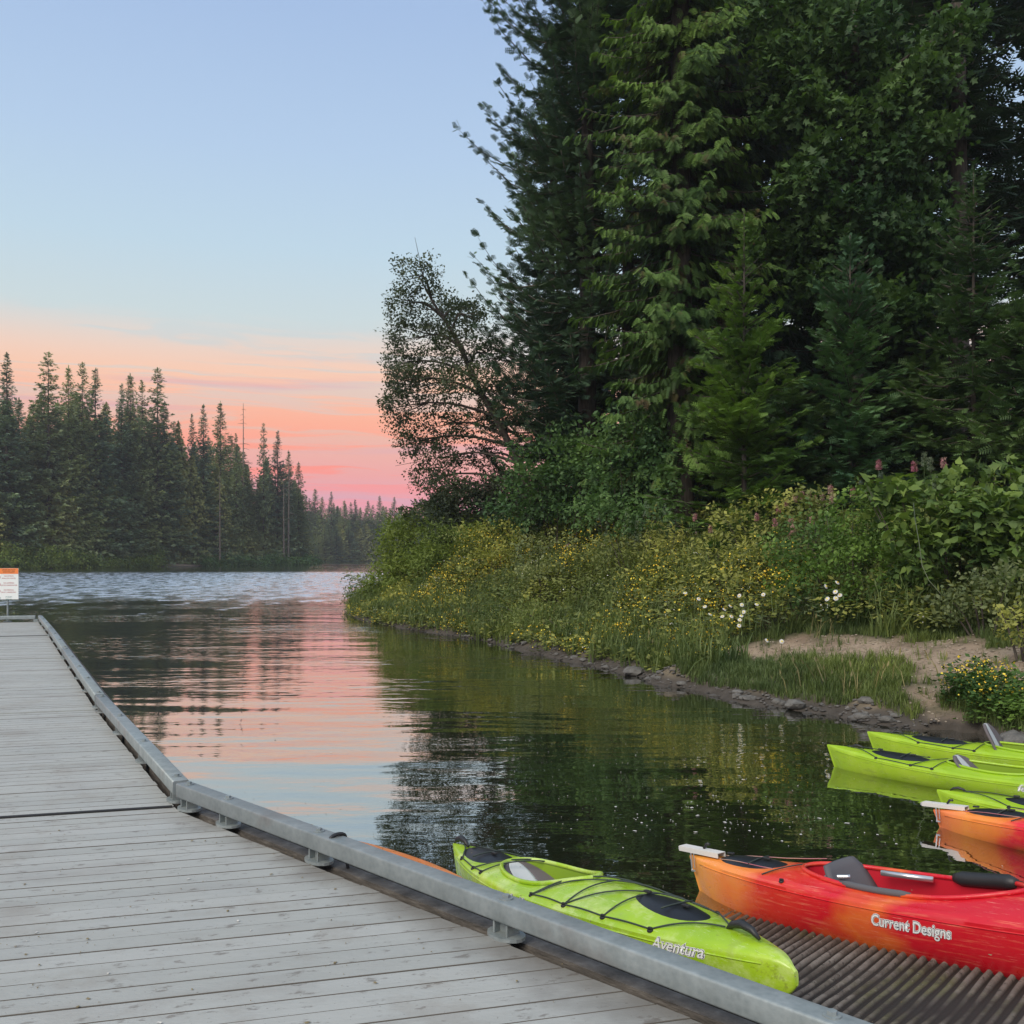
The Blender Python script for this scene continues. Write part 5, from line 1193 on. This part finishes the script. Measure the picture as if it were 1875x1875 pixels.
bush('thimbleberry_bush', 'big-leaved thimbleberry bush at the right, leaves in flat tiers', [bl(1720, 935, 18.5, 85, 62), bl(1780, 990, 18, 80, 70), bl(1690, 1010, 18, 60, 60), bl(1830, 950, 17.5, 75, 60), bl(1890, 1000, 17, 60, 90), bl(1620, 905, 19, 45, 30)], 85, T_LEAFL, .25, 'berry', 71, hole=.18, flat=.2)
bush('maple_sapling', 'pale green lobed leaves of a maple sapling at the right photo edge', [bl(1845, 870, 18.5, 40, 22), bl(1885, 910, 18, 45, 40), bl(1800, 935, 17.4, 40, 18)], 34, T_MAPLE, .38, 'berry', 72)
bush('shrub', 'dark grey-green shrub low at the right, above the sandy path', [bl(1800, 1085, 16.6, 70, 50), bl(1880, 1080, 16, 70, 70), bl(1740, 1110, 16.8, 40, 30)], 80, T_LEAF, .22, 'herb_blue', 73, hole=.2)
bush('shrub', 'low bush at the right photo edge where the path passes', [bl(1865, 1150, 14.6, 45, 50), bl(1905, 1140, 14.2, 55, 60)], 90, T_LEAF, .20, 'herb', 74, hole=.2)
bush('spirea_bush', 'pinkish spirea bush on the crest above the yellow flowers', [bl(1340, 965, 23.5, 55, 38), bl(1400, 940, 23, 50, 36), bl(1460, 925, 22, 45, 32), bl(1500, 920, 21, 40, 30)], 80, T_LEAF, .26, 'herb', 75, hole=.2)
def spikes(label, spots, mat, hh, group=None, name='flower_spike_clump', seed=1):
    """upright flower plumes on stems; one thing per clump, each plume a part"""
    r = np.random.default_rng(seed); x0, y0 = atpx(spots[0][0], spots[0][2]), spots[0][2]; z0 = float(ground(x0, y0))
    o = empty(name, (x0, y0, z0)); tag(o, label, 'flowers', group)
    for (px, py, Y) in spots:
        x, z = atpx(px, Y)-x0, topz(py, Y)-z0; y = Y-y0
        P = []; n = 46; t = r.random(n); a = r.uniform(0, 2*PI, n); rad = hh*.17*(1-t)**.7+.012
        P = np.stack([x+np.cos(a)*rad, y+np.sin(a)*rad, z-hh*(1-t)], 1); D = np.stack([np.cos(a), np.sin(a), np.full(n, .9)], 1)
        V, F, tn = scatter(T_LEAF[0], P, D, np.tile([0, 0, 1.], (n, 1)), .055, .5); tag(link('plume', mesh('plume', V, F, M[mat], tone=tn), o), kind='stuff')
        zz = np.linspace(max(-.1, z-hh-1.3), z-hh*.3, 4); link('stem', limbs_mesh('stem', [(np.stack([np.full(4, x), np.full(4, y), zz], 1), .008, .005)], M['grass'], 4), o)
spikes('row of dusty pink spirea plumes on the crest of the bank', [(1455, 905, 22), (1468, 898, 22), (1480, 900, 22), (1492, 908, 22), (1505, 902, 21.5), (1440, 915, 22.3), (1425, 925, 22.5), (1385, 940, 23), (1300, 962, 23.5), (1272, 940, 24)], 'pink', .17, seed=2)
spikes('two tall pink spirea plumes standing above the bramble bush', [(1520, 888, 20.5), (1523, 905, 20.5), (1561, 893, 20)], 'pink', .18, seed=3)
spikes('cluster of deep pink spirea flowers low on the crest, left of the bramble', [(1418, 950, 21), (1447, 948, 21), (1452, 960, 20.8), (1445, 972, 20.8), (1486, 945, 20.8)], 'pink', .16, seed=4)
spikes('tall pink plumes rising highest against the dark young firs', [(1608, 842, 19.5), (1673, 845, 19), (1727, 838, 18.5)], 'pink', .18, seed=5)
spikes('pale cream flower sprays over the top of the thimbleberry bush', [(1692, 828, 18.6), (1703, 838, 18.6), (1712, 872, 18.4), (1612, 862, 19.4), (1576, 880, 19.8)], 'silver', .24, seed=6)
spikes('silvery grey mullein-like stalks standing up in front of the dark shrubs', [(1148, 930, 26), (1205, 905, 26), (1183, 915, 26.5), (1218, 922, 26), (1095, 945, 27), (1168, 945, 26), (1110, 955, 27), (1232, 915, 25.5)], 'silver', .95, seed=7)
# the long bare cane arching over the bramble
cn = empty('bare_cane', (atpx(1712, 17.6), 17.6, 1.0)); tag(cn, 'single pale cane drooping down the face of the thimbleberry bush', 'stem')
cp = [(1672, 920), (1675, 950), (1682, 990), (1688, 1035), (1700, 1062), (1725, 1090)]
link('stem', limbs_mesh('stem', [(np.array([[atpx(a, 17.2)-cn.location.x, -.4, topz(b, 17.2)-1.0] for a, b in cp]), .008, .008)], M['silver'], 4), cn)

bush('shrub', 'olive weedy shrub on the crest just right of the willow at the point', [bl(880, 985, 34, 50, 34), bl(930, 1000, 33, 50, 36), bl(900, 1030, 32, 55, 34)], 75, T_LEAF, .27, 'herb', 111, hole=.3)
bush('shrub', 'cool green bush in the middle of the flowery bank', [bl(985, 1010, 30, 46, 34), bl(1040, 1025, 29, 46, 36), bl(1000, 1060, 28, 50, 32)], 80, T_LEAF, .25, 'herb_blue', 112, hole=.3)
bush('shrub', 'feathery tall weeds in front of the silvery stalks', [bl(1130, 1010, 26, 50, 36), bl(1190, 1000, 26, 46, 40), bl(1240, 1010, 25, 46, 36)], 75, T_WIL, .34, 'herb', 113, hole=.3)
bush('shrub', 'tangled weedy bush behind the daisies', [bl(1300, 1030, 22.5, 60, 42), bl(1380, 1030, 21.5, 60, 46), bl(1330, 1080, 20.5, 60, 34)], 85, T_WIL, .30, 'herb', 114, hole=.3)
bush('shrub', 'weeds leaning over the water at the middle of the bank', [bl(930, 1120, 27, 60, 30), bl(1010, 1135, 25.2, 60, 30), bl(1090, 1150, 23.6, 60, 32), bl(1160, 1165, 22.2, 55, 30)], 95, T_WIL, .30, 'grass', 115, hole=.3)
bush('shrub', 'yellow-green weeds trailing into the water near the point', [bl(740, 1110, 35.5, 46, 30), bl(800, 1115, 33, 50, 34), bl(860, 1125, 30.5, 50, 30)], 95, T_LEAF, .26, 'herb', 116, hole=.3)
# ------------------------------------------------------------------ ground cover (uncountable)
def cover(name, label, n, xr, yr, T, size, mat, accept, seed, lift=0.0, cat='ground cover', up=True, tonef=None, zf=None):
    r = np.random.default_rng(seed); x = r.uniform(*xr, n); y = r.uniform(*yr, n)
    k = accept(x, y, r); x, y = x[k], y[k]; m = len(x); z = ground(x, y)+(r.uniform(*lift, m) if isinstance(lift, tuple) else lift)
    if zf is not None: z = z+zf(x, y, r)
    P = np.stack([x, y, z], 1); a = r.uniform(0, 2*PI, m); parts = []
    D = np.stack([np.cos(a), np.sin(a), np.zeros(m)], 1) if up else nrm(r.normal(size=(m, 3)))
    U = np.tile([0, 0, 1.0], (m, 1))+r.normal(size=(m, 3))*.15
    tn = np.clip(.5+.30*vnoise(x, y, 1.1, seed)+.2*vnoise(x, y, .35, seed+1)+r.normal(size=m)*.12, 0, 1)
    for j in range(len(T)):
        s_ = slice(j, None, len(T)); parts.append(scatter(T[j], P[s_], D[s_], U[s_], size*r.uniform(.65, 1.3, len(P[s_])), tn[s_], .05))
    V, F, t = join(parts); o = link(name, mesh(name, V, F, M[mat], tone=t)); tag(o, label, cat, kind='stuff'); return o
def rd_(x, y): return sdist(x, y, SHORE_R)
def hillz(x, y):
    """height of the herb layer above the soil"""
    d = rd_(x, y); near = np.interp(y, [12, 16, 19, 24, 40], [.15, .4, 1.0, 1.75, 1.9]); return near*np.clip((d-.4)/3.0, .12, 1)*(1+.30*vnoise(x, y, 1.8, 31)+.15*vnoise(x, y, .7, 32))
def herbs(x, y, r):
    d = rd_(x, y); b = bareness(x, y); edge = np.interp(y, [11, 17, 22, 30], [.9, .45, .05, -.1])
    ok = (d > edge) & (d < 11) & (b < .25) & (r.random(len(x)) < np.clip(1.15-d/13, .25, 1)); ok &= (pathdist(x, y, PATH) > .9) | (y > 17.5)
    side = (y-x*.0) > np.interp(x, [-8, 3, 5, 7, 10, 12], [10, 17.8, 17.6, 17.0, 14.8, 12.5]); ok &= side | (d < 0)
    return ok
oct_ = (np.array([(1, 0, 0), (0, 1, 0), (-1, 0, 0), (0, -1, 0), (0, 0, .6), (0, 0, -.5)], float)*.5, np.array([(0, 1, 4), (1, 2, 4), (2, 3, 4), (3, 0, 4), (1, 0, 5), (2, 1, 5), (3, 2, 5), (0, 3, 5)]))
oct2 = (oct_[0]*np.array([1.5, .8, 1.0])+np.array([[.1, .1, 0], [0, .2, .1], [-.1, 0, .1], [.1, 0, 0], [.1, 0, 0], [0, 0, 0]]), oct_[1])
M['gravel'] = pbr('rim_gravel', (.2, .2, .2), .85, colfn=lambda N: N.mix(N.fac(N.xyz(N.pos())[2], .0, .06), (.035, .032, .028), N.ramp(N.noise(N.pos(), 11, 4, .7), [(.3, (.045, .042, .038)), (.55, (.115, .108, .098)), (.72, (.26, .25, .23))])))
M['pebble'] = pbr('path_pebble', (.33, .28, .22), .9)
XR, YR = (-7.5, 12.5), (14.0, 47)
cover('herb_layer', 'waist-high mixed green herbs covering the bank above the water', 40000, XR, YR, T_LEAF, .28, 'herb', herbs, 81, zf=lambda x, y, r: hillz(x, y)*r.random(len(x))**.35)
cover('herb_layer', 'cooler green herbs mingled through the bank plants', 19000, XR, YR, T_WIL, .34, 'herb_blue', lambda x, y, r: herbs(x, y, r) & (vnoise(x, y, 2.2, 40) > -.05), 82, zf=lambda x, y, r: hillz(x, y)*r.random(len(x))**.35)
T_DOT = []
for q in range(3):
    rr = np.random.default_rng(90+q); V = []; F = []
    for i in range(7):
        c = rr.normal(size=3)*np.array([.55, .55, .42]); nrm_ = nrm(rr.normal(size=3)+np.array([0, -.6, .8])); a = nrm(np.cross(nrm_, [1, .2, 0])); b_ = np.cross(nrm_, a); s_ = .105*rr.uniform(.7, 1.2)
        k0 = len(V); V += [c+a*s_, c+b_*s_, c-a*s_, c-b_*s_]; F += [(k0, k0+1, k0+2), (k0, k0+2, k0+3)]
    T_DOT.append((np.array(V), np.array(F)))
def yel(x, y, r): return herbs(x, y, r) & (vnoise(x, y, 1.9, 50)+.4*vnoise(x, y, .6, 51)+np.where((rd_(x, y) < 4.0), .15, -.25) > .18+r.random(len(x))*.5) & (y > 17.5)
cover('yellow_flowers', 'drifts of small yellow flowers through the bank herbs', 24000, XR, YR, T_DOT, .19, 'yellow', yel, 83, zf=lambda x, y, r: hillz(x, y)*r.uniform(.75, 1.18, len(x)), cat='flowers')
cover('white_flowers', 'sparse tiny white flowers among the bank herbs', 900, XR, YR, T_DOT, .15, 'white_petal', lambda x, y, r: herbs(x, y, r) & (vnoise(x, y, 1.5, 57) > .2), 89, zf=lambda x, y, r: hillz(x, y)*r.uniform(.9, 1.15, len(x)), cat='flowers')
def tall_grass(x, y, r):
    d = rd_(x, y); b = bareness(x, y); return (d > np.interp(y, [16, 20, 24], [.3, .1, -.05])) & (d < 9) & (b < .35) & (vnoise(x, y, 1.4, 60)+r.normal(size=len(x))*.25 > -.15) & (r.random(len(x)) < np.clip(1.1-d/8, .15, 1))
cover('tall_grass', 'tall green grass tufts along the bank and its edge', 15000, (-7.5, 12), (12, 46), T_BLADE, .52, 'grass', lambda x, y, r: tall_grass(x, y, r) & (y > 17.2), 84)
cover('short_grass', 'short green grass beside the sandy path and down to the shore', 17000, (3.0, 11), (10, 19), T_BLADE, .19, 'grass', lambda x, y, r: (rd_(x, y) > .22) & (bareness(x, y) < .3+.25*r.random(len(x))) & (rd_(x, y) < 6.5), 85)
cover('dry_grass', 'dry straw-coloured grass stems leaning over the bank edge', 3600, (-4, 11), (10.5, 30), T_DRY, .48, 'dry_grass', lambda x, y, r: (rd_(x, y) > .3) & (rd_(x, y) < 4.5) & (bareness(x, y) < .6) & (vnoise(x, y, .9, 61) > .1) & ((y > 18) | (r.random(len(x)) < .55)), 86)
cover('tall_grass', 'thin wispy grass mixed into the herbs of the bank', 12000, XR, YR, T_DRY, .50, 'grass', lambda x, y, r: herbs(x, y, r) & (vnoise(x, y, 1.2, 66) > -.3), 90, zf=lambda x, y, r: hillz(x, y)*.75)
cover('soil_litter', 'dead stalks, twigs and crumbs lying on the sandy path and slope', 1600, (3.5, 10), (10.5, 19), T_DRY, .09, 'dry_grass', lambda x, y, r: (bareness(x, y) > .5) & (rd_(x, y) > .2), 91, up=False)
cover('short_grass', 'scattered worn grass tufts on the sandy path', 900, (4.5, 10), (11, 18.5), T_BLADE, .15, 'grass', lambda x, y, r: (bareness(x, y) > .4) & (vnoise(x, y, .6, 99) > .1) & (rd_(x, y) > .5), 96)
cover('path_pebbles', 'small pale pebbles and clods on the sandy path and slope', 1500, (4.5, 9.5), (11, 18.5), [oct_, oct2], .045, 'pebble', lambda x, y, r: (bareness(x, y) > .3) & (rd_(x, y) > .3), 97, lift=.004, cat='gravel')
def lowyel(x, y, r): return (rd_(x, y) > .35) & (rd_(x, y) < 2.6) & (x > 5.6) & (bareness(x, y) < .4) & (pathdist(x, y, PATH) > .55)
cover('buttercup_patch', 'green mat of leaves carrying the yellow flowers low at the right edge', 9000, (5.4, 9.5), (9, 14.2), T_LEAF, .17, 'bramble', lowyel, 87, zf=lambda x, y, r: .42*r.random(len(x))**.6)
cover('yellow_flowers', 'bright yellow flowers dotted over the leaf mat low at the right edge', 900, (5.5, 9.2), (9.3, 14.0), T_DOT, .15, 'yellow', lowyel, 88, zf=lambda x, y, r: r.uniform(.30, .52, len(x)), cat='flowers')
cover('shore_gravel', 'dark wet gravel and chips in the muddy rim between water and bank', 60000, (-7, 8.5), (8.5, 40), [oct_, oct2], .062, 'gravel', lambda x, y, r: (np.abs(rd_(x, y)-.10+r.normal(size=len(x))*.10) < .10+.22*np.clip(vnoise(x, y, 1.6, 98)+.4, 0, 1)), 95, lift=.006, cat='gravel')
# far shore brush and reeds
def farbrush(name, label, pts, n, size, mat, seed, h=3.0, depth=5):
    r = np.random.default_rng(seed); t = r.random(n)*(len(pts)-1); i = t.astype(int); f = t-i; P0 = np.array(pts, float)
    xy = P0[i]*(1-f)[:, None]+P0[i+1]*f[:, None]; off = r.random(n)**1.3*depth; xy[:, 1] += off-1.5; xy[:, 0] += r.normal(size=n)*1.0
    hh = h*(.5+.5*vnoise(xy[:, 0], xy[:, 1], 5, seed))*np.clip(.35+off/depth, 0, 1)
    P = np.stack([xy[:, 0], xy[:, 1], .1+hh*r.random(n)], 1); D = nrm(r.normal(size=(n, 3))); U = np.tile([0, 0, 1.], (n, 1))+r.normal(size=(n, 3))*.4
    V, F, tt = scatter(T_LEAF[0], P, D, U, size*r.uniform(.7, 1.3, n), np.clip(.45+.3*vnoise(xy[:, 0], xy[:, 1], 4, seed+2)+r.normal(size=n)*.15, 0, 1), .05)
    o = link(name, mesh(name, V, F, M[mat], tone=tt)); tag(o, label, 'shore brush', kind='stuff')
farbrush('shore_brush', 'light green brush and reeds along the far left waterline', [(-92, 164.5), (-84, 179), (-80, 199), (-76.5, 210)], 5200, 1.0, 'willow', 101, 5.0, 7)
farbrush('shore_brush', 'green brush along the far point right of the sandy landing', [(-70, 224), (-66, 237), (-61, 250), (-56, 262), (-55, 272)], 3000, 1.3, 'shrub', 102, 3.6, 5)
farbrush('shore_brush', 'pale green brush where the far end of the lake meets the trees', [(-90, 398), (-70, 427), (-50, 433), (-30, 438), (-5, 446)], 3200, 2.2, 'willow', 103, 6, 8)
farbrush('shore_brush', 'dark understory brush closing the base of the far left forest', [(-125, 168), (-93, 174), (-86, 190), (-82, 208), (-74, 226), (-66, 246), (-60, 262)], 2200, 2.6, 'far_conifer', 104, 8, 8)

# ------------------------------------------------------------------ countable small things
def daisy(px, py, Y, label, sz=.055):
    r = np.random.default_rng(int(px*7+py)); x, z = atpx(px, Y), topz(py, Y); n = 12; V = [(0, 0, 0)]; F = []
    for k in range(n):
        a = 2*PI*k/n; V += [(math.cos(a-.2)*sz*.55, math.sin(a-.2)*sz*.55, .003), (math.cos(a-.12)*sz, math.sin(a-.12)*sz, -.004), (math.cos(a+.12)*sz, math.sin(a+.12)*sz, -.004), (math.cos(a+.2)*sz*.55, math.sin(a+.2)*sz*.55, .003)]
        b = 1+4*k; F += [(0, b, b+3), (b, b+1, b+2, b+3)]
    o = empty('daisy', (x, Y, z)); o.rotation_euler = (r.uniform(.5, 1.2), 0, r.uniform(-.8, .8)); tag(o, label, 'flower', 'white daisies on the bank')
    link('petals', mesh('petals', V, F, M['white_petal']), o); d_ = MB(); d_.disc((0, 0, .002), sz*.32, .012, 8); d_.obj('flower_head', M['yellow'], o)
    g = float(ground(x, Y)); inv = o.rotation_euler.to_matrix().transposed(); tip = inv @ Vector((0, .05, min(-.15, g-z)))
    link('stem', limbs_mesh('stem', [(np.array([[0, 0, 0], list(tip*.5), list(tip)]), .004, .005)], M['grass'], 3), o)
upper = [(1512, 1073), (1529, 1083), (1537, 1089), (1514, 1096), (1530, 1095), (1533, 1066)]
for i, (a, b) in enumerate(upper): daisy(a, b, 18.1, 'white daisy in the small cluster under the bramble bush', .048)
for i, (a, b) in enumerate([(1353, 1090), (1337, 1109), (1358, 1107), (1326, 1115), (1322, 1128), (1339, 1128), (1357, 1127), (1361, 1120), (1354, 1134), (1300, 1124), (1385, 1106), (1353, 1145), (1397, 1088), (1290, 1110), (1279, 1096), (1254, 1085)]):
    daisy(a, b, 18.3, 'white daisy in the loose drift left of the bramble bush', .040)
for a, b in ((1404, 1172), (1431, 1174)): daisy(a, b, 17.0, 'white daisy low at the edge of the sandy path', .042)

def rock(x, y, z, s, seed, label, mat='rock', group='stones along the waterline'):
    bm = bmesh.new(); bmesh.ops.create_icosphere(bm, subdivisions=2, radius=1)
    for v in bm.verts:
        p = v.co; n = mnoise.noise(p*1.3+Vector((seed*3.1, seed, 0)))*.35+mnoise.noise(p*3+Vector((seed, 5, 1)))*.12; v.co = Vector((p.x*s[0], p.y*s[1], p.z*s[2]))*(1+n)
    me = bpy.data.meshes.new('rock'); bm.to_mesh(me); bm.free(); me.materials.append(M[mat]); 
    o = link('rock', me, None, (x, y, z), (0, 0, seed*1.7)); tag(o, label, 'rock', group)
M['rock'] = pbr('shore_rock', (.2, .19, .18), .85, colfn=lambda N: N.mix(N.fac(N.xyz(N.pos())[2], .0, .07), (.045, .040, .034), N.ramp(N.noise(N.pos(), 7, 6, .65), [(.3, (.065, .062, .056)), (.6, (.15, .145, .132)), (.8, (.24, .23, .21))])),
    bumpfn=lambda N: N.bump(N.noise(N.pos(), 16, 6, .65), .03, .8))
r = np.random.default_rng(77)
S_ = [np.array(p) for p in SHORE_R[4:14]]
def shorept(t):
    i = int(t); f = t-i; return S_[i]*(1-f)+S_[i+1]*f
big = [(4.25, 14.75, .15, 'large pale flat stone at the waterline below the bare slope'), (3.75, 15.45, .11, 'pale stone left of the largest one at the waterline'), (6.05, 11.75, .22, 'rounded boulder behind the farthest green kayak'),
       (2.35, 19.0, .20, 'pale flat stone on the rocky spit, left side'), (2.75, 18.1, .17, 'pale flat stone on the rocky spit, right side')]
for i, (x, y, s_, lb) in enumerate(big): rock(x, y, .05+s_*.1, (s_*1.2, s_, s_*.55), i+1, lb, group=None)
for i in range(90):
    t = r.uniform(.6, 8.99); p = shorept(t)+r.normal(size=2)*np.array([.16, .16]); s_ = r.uniform(.02, .075)*(1+p[1]/60)
    rock(p[0], p[1], float(ground(p[0], p[1]))+s_*.15, (s_*1.3, s_, s_*.6), 10+i, 'small grey stone in the muddy rim along the waterline of the right bank')
# flecks floating on the water: leaf scraps, seeds and froth
def flecks(name, label, n, fx, fy, sx, sy, szr, mat, seed, z0=.004):
    r = np.random.default_rng(seed); V = []; F = []
    for i in range(n):
        x = fx+r.normal()*sx; y = fy+r.normal()*sy; s = r.uniform(*szr)*(.5+r.random()**3); a = r.uniform(0, PI); k = 6; b = len(V)
        for j in range(k):
            t = 2*PI*j/k; q = s*r.uniform(.5, 1.1); px_, py_ = math.cos(t)*q, math.sin(t)*q*.55; V.append((x+px_*math.cos(a)-py_*math.sin(a), y+px_*math.sin(a)+py_*math.cos(a), z0+.003*(j % 2)))
        F.append(tuple(range(b, b+k)))
    o = link(name, mesh(name, V, F, M[mat])); tag(o, label, 'floating scraps', kind='stuff')
M['froth'] = pbr('froth', (.55, .54, .50), .7)
M['leaf_scrap'] = pbr('leaf_scrap', (.20, .16, .08), .7)
flecks('water_flecks', 'pale froth specks drifting beside the red kayak stern', 110, 1.9, 8.6, .55, .45, (.006, .024), 'froth', 1)
flecks('water_flecks', 'scattered pale specks on the dark water between dock and bank', 260, 1.8, 9.5, 1.7, 1.9, (.004, .013), 'froth', 2)
flecks('water_flecks', 'small brown scraps floating on the pale reflecting water near the dock', 130, -1.2, 9.5, 1.3, 2.6, (.004, .014), 'leaf_scrap', 3)
flecks('dirt_scraps', 'seeds and leaf crumbs washed up on the ramp at the waterline', 0+160, 1.25, 6.25, .35, .18, (.004, .012), 'leaf_scrap', 4)
flecks('deck_litter', 'needles, seeds and leaf crumbs scattered over the grey boards', 520, -2.0, 4.6, 1.6, 1.2, (.003, .011), 'leaf_scrap', 5, ZD+.003)
flecks('deck_spots', 'small pale bird droppings on the grey boards', 26, -1.9, 4.3, 1.2, .8, (.006, .013), 'froth', 6, ZD+.003)
# low floating boom far down the lake
bo = empty('log_boom', (-38, 243, .1)); tag(bo, 'low dark floating boom across the far narrows', 'log boom')
for i in range(6):
    lg = MB(); lg.tube([(-9+i*4.6, i*.1, 0), (-4.7+i*4.6, i*.1, .02)], .22, 8); lg.obj('log', M['bark'], bo, smooth=True)

# evening haze over the lake
hz = MB(); hz.box((-60, 260, 59), (900, 640, 124)); ho = hz.obj('haze', None); tag(ho, 'thin evening haze that pales the far trees', 'haze', kind='stuff')
def hazesh(N, out):
    v = N.new('ShaderNodeVolumePrincipled', i_Color=(.90, .93, .95), i_Density=.00035, i_Anisotropy=.25); N.l.new(v.outputs[0], out.inputs['Volume'])
ho.data.materials.clear(); ho.data.materials.append(material('haze', hazesh))
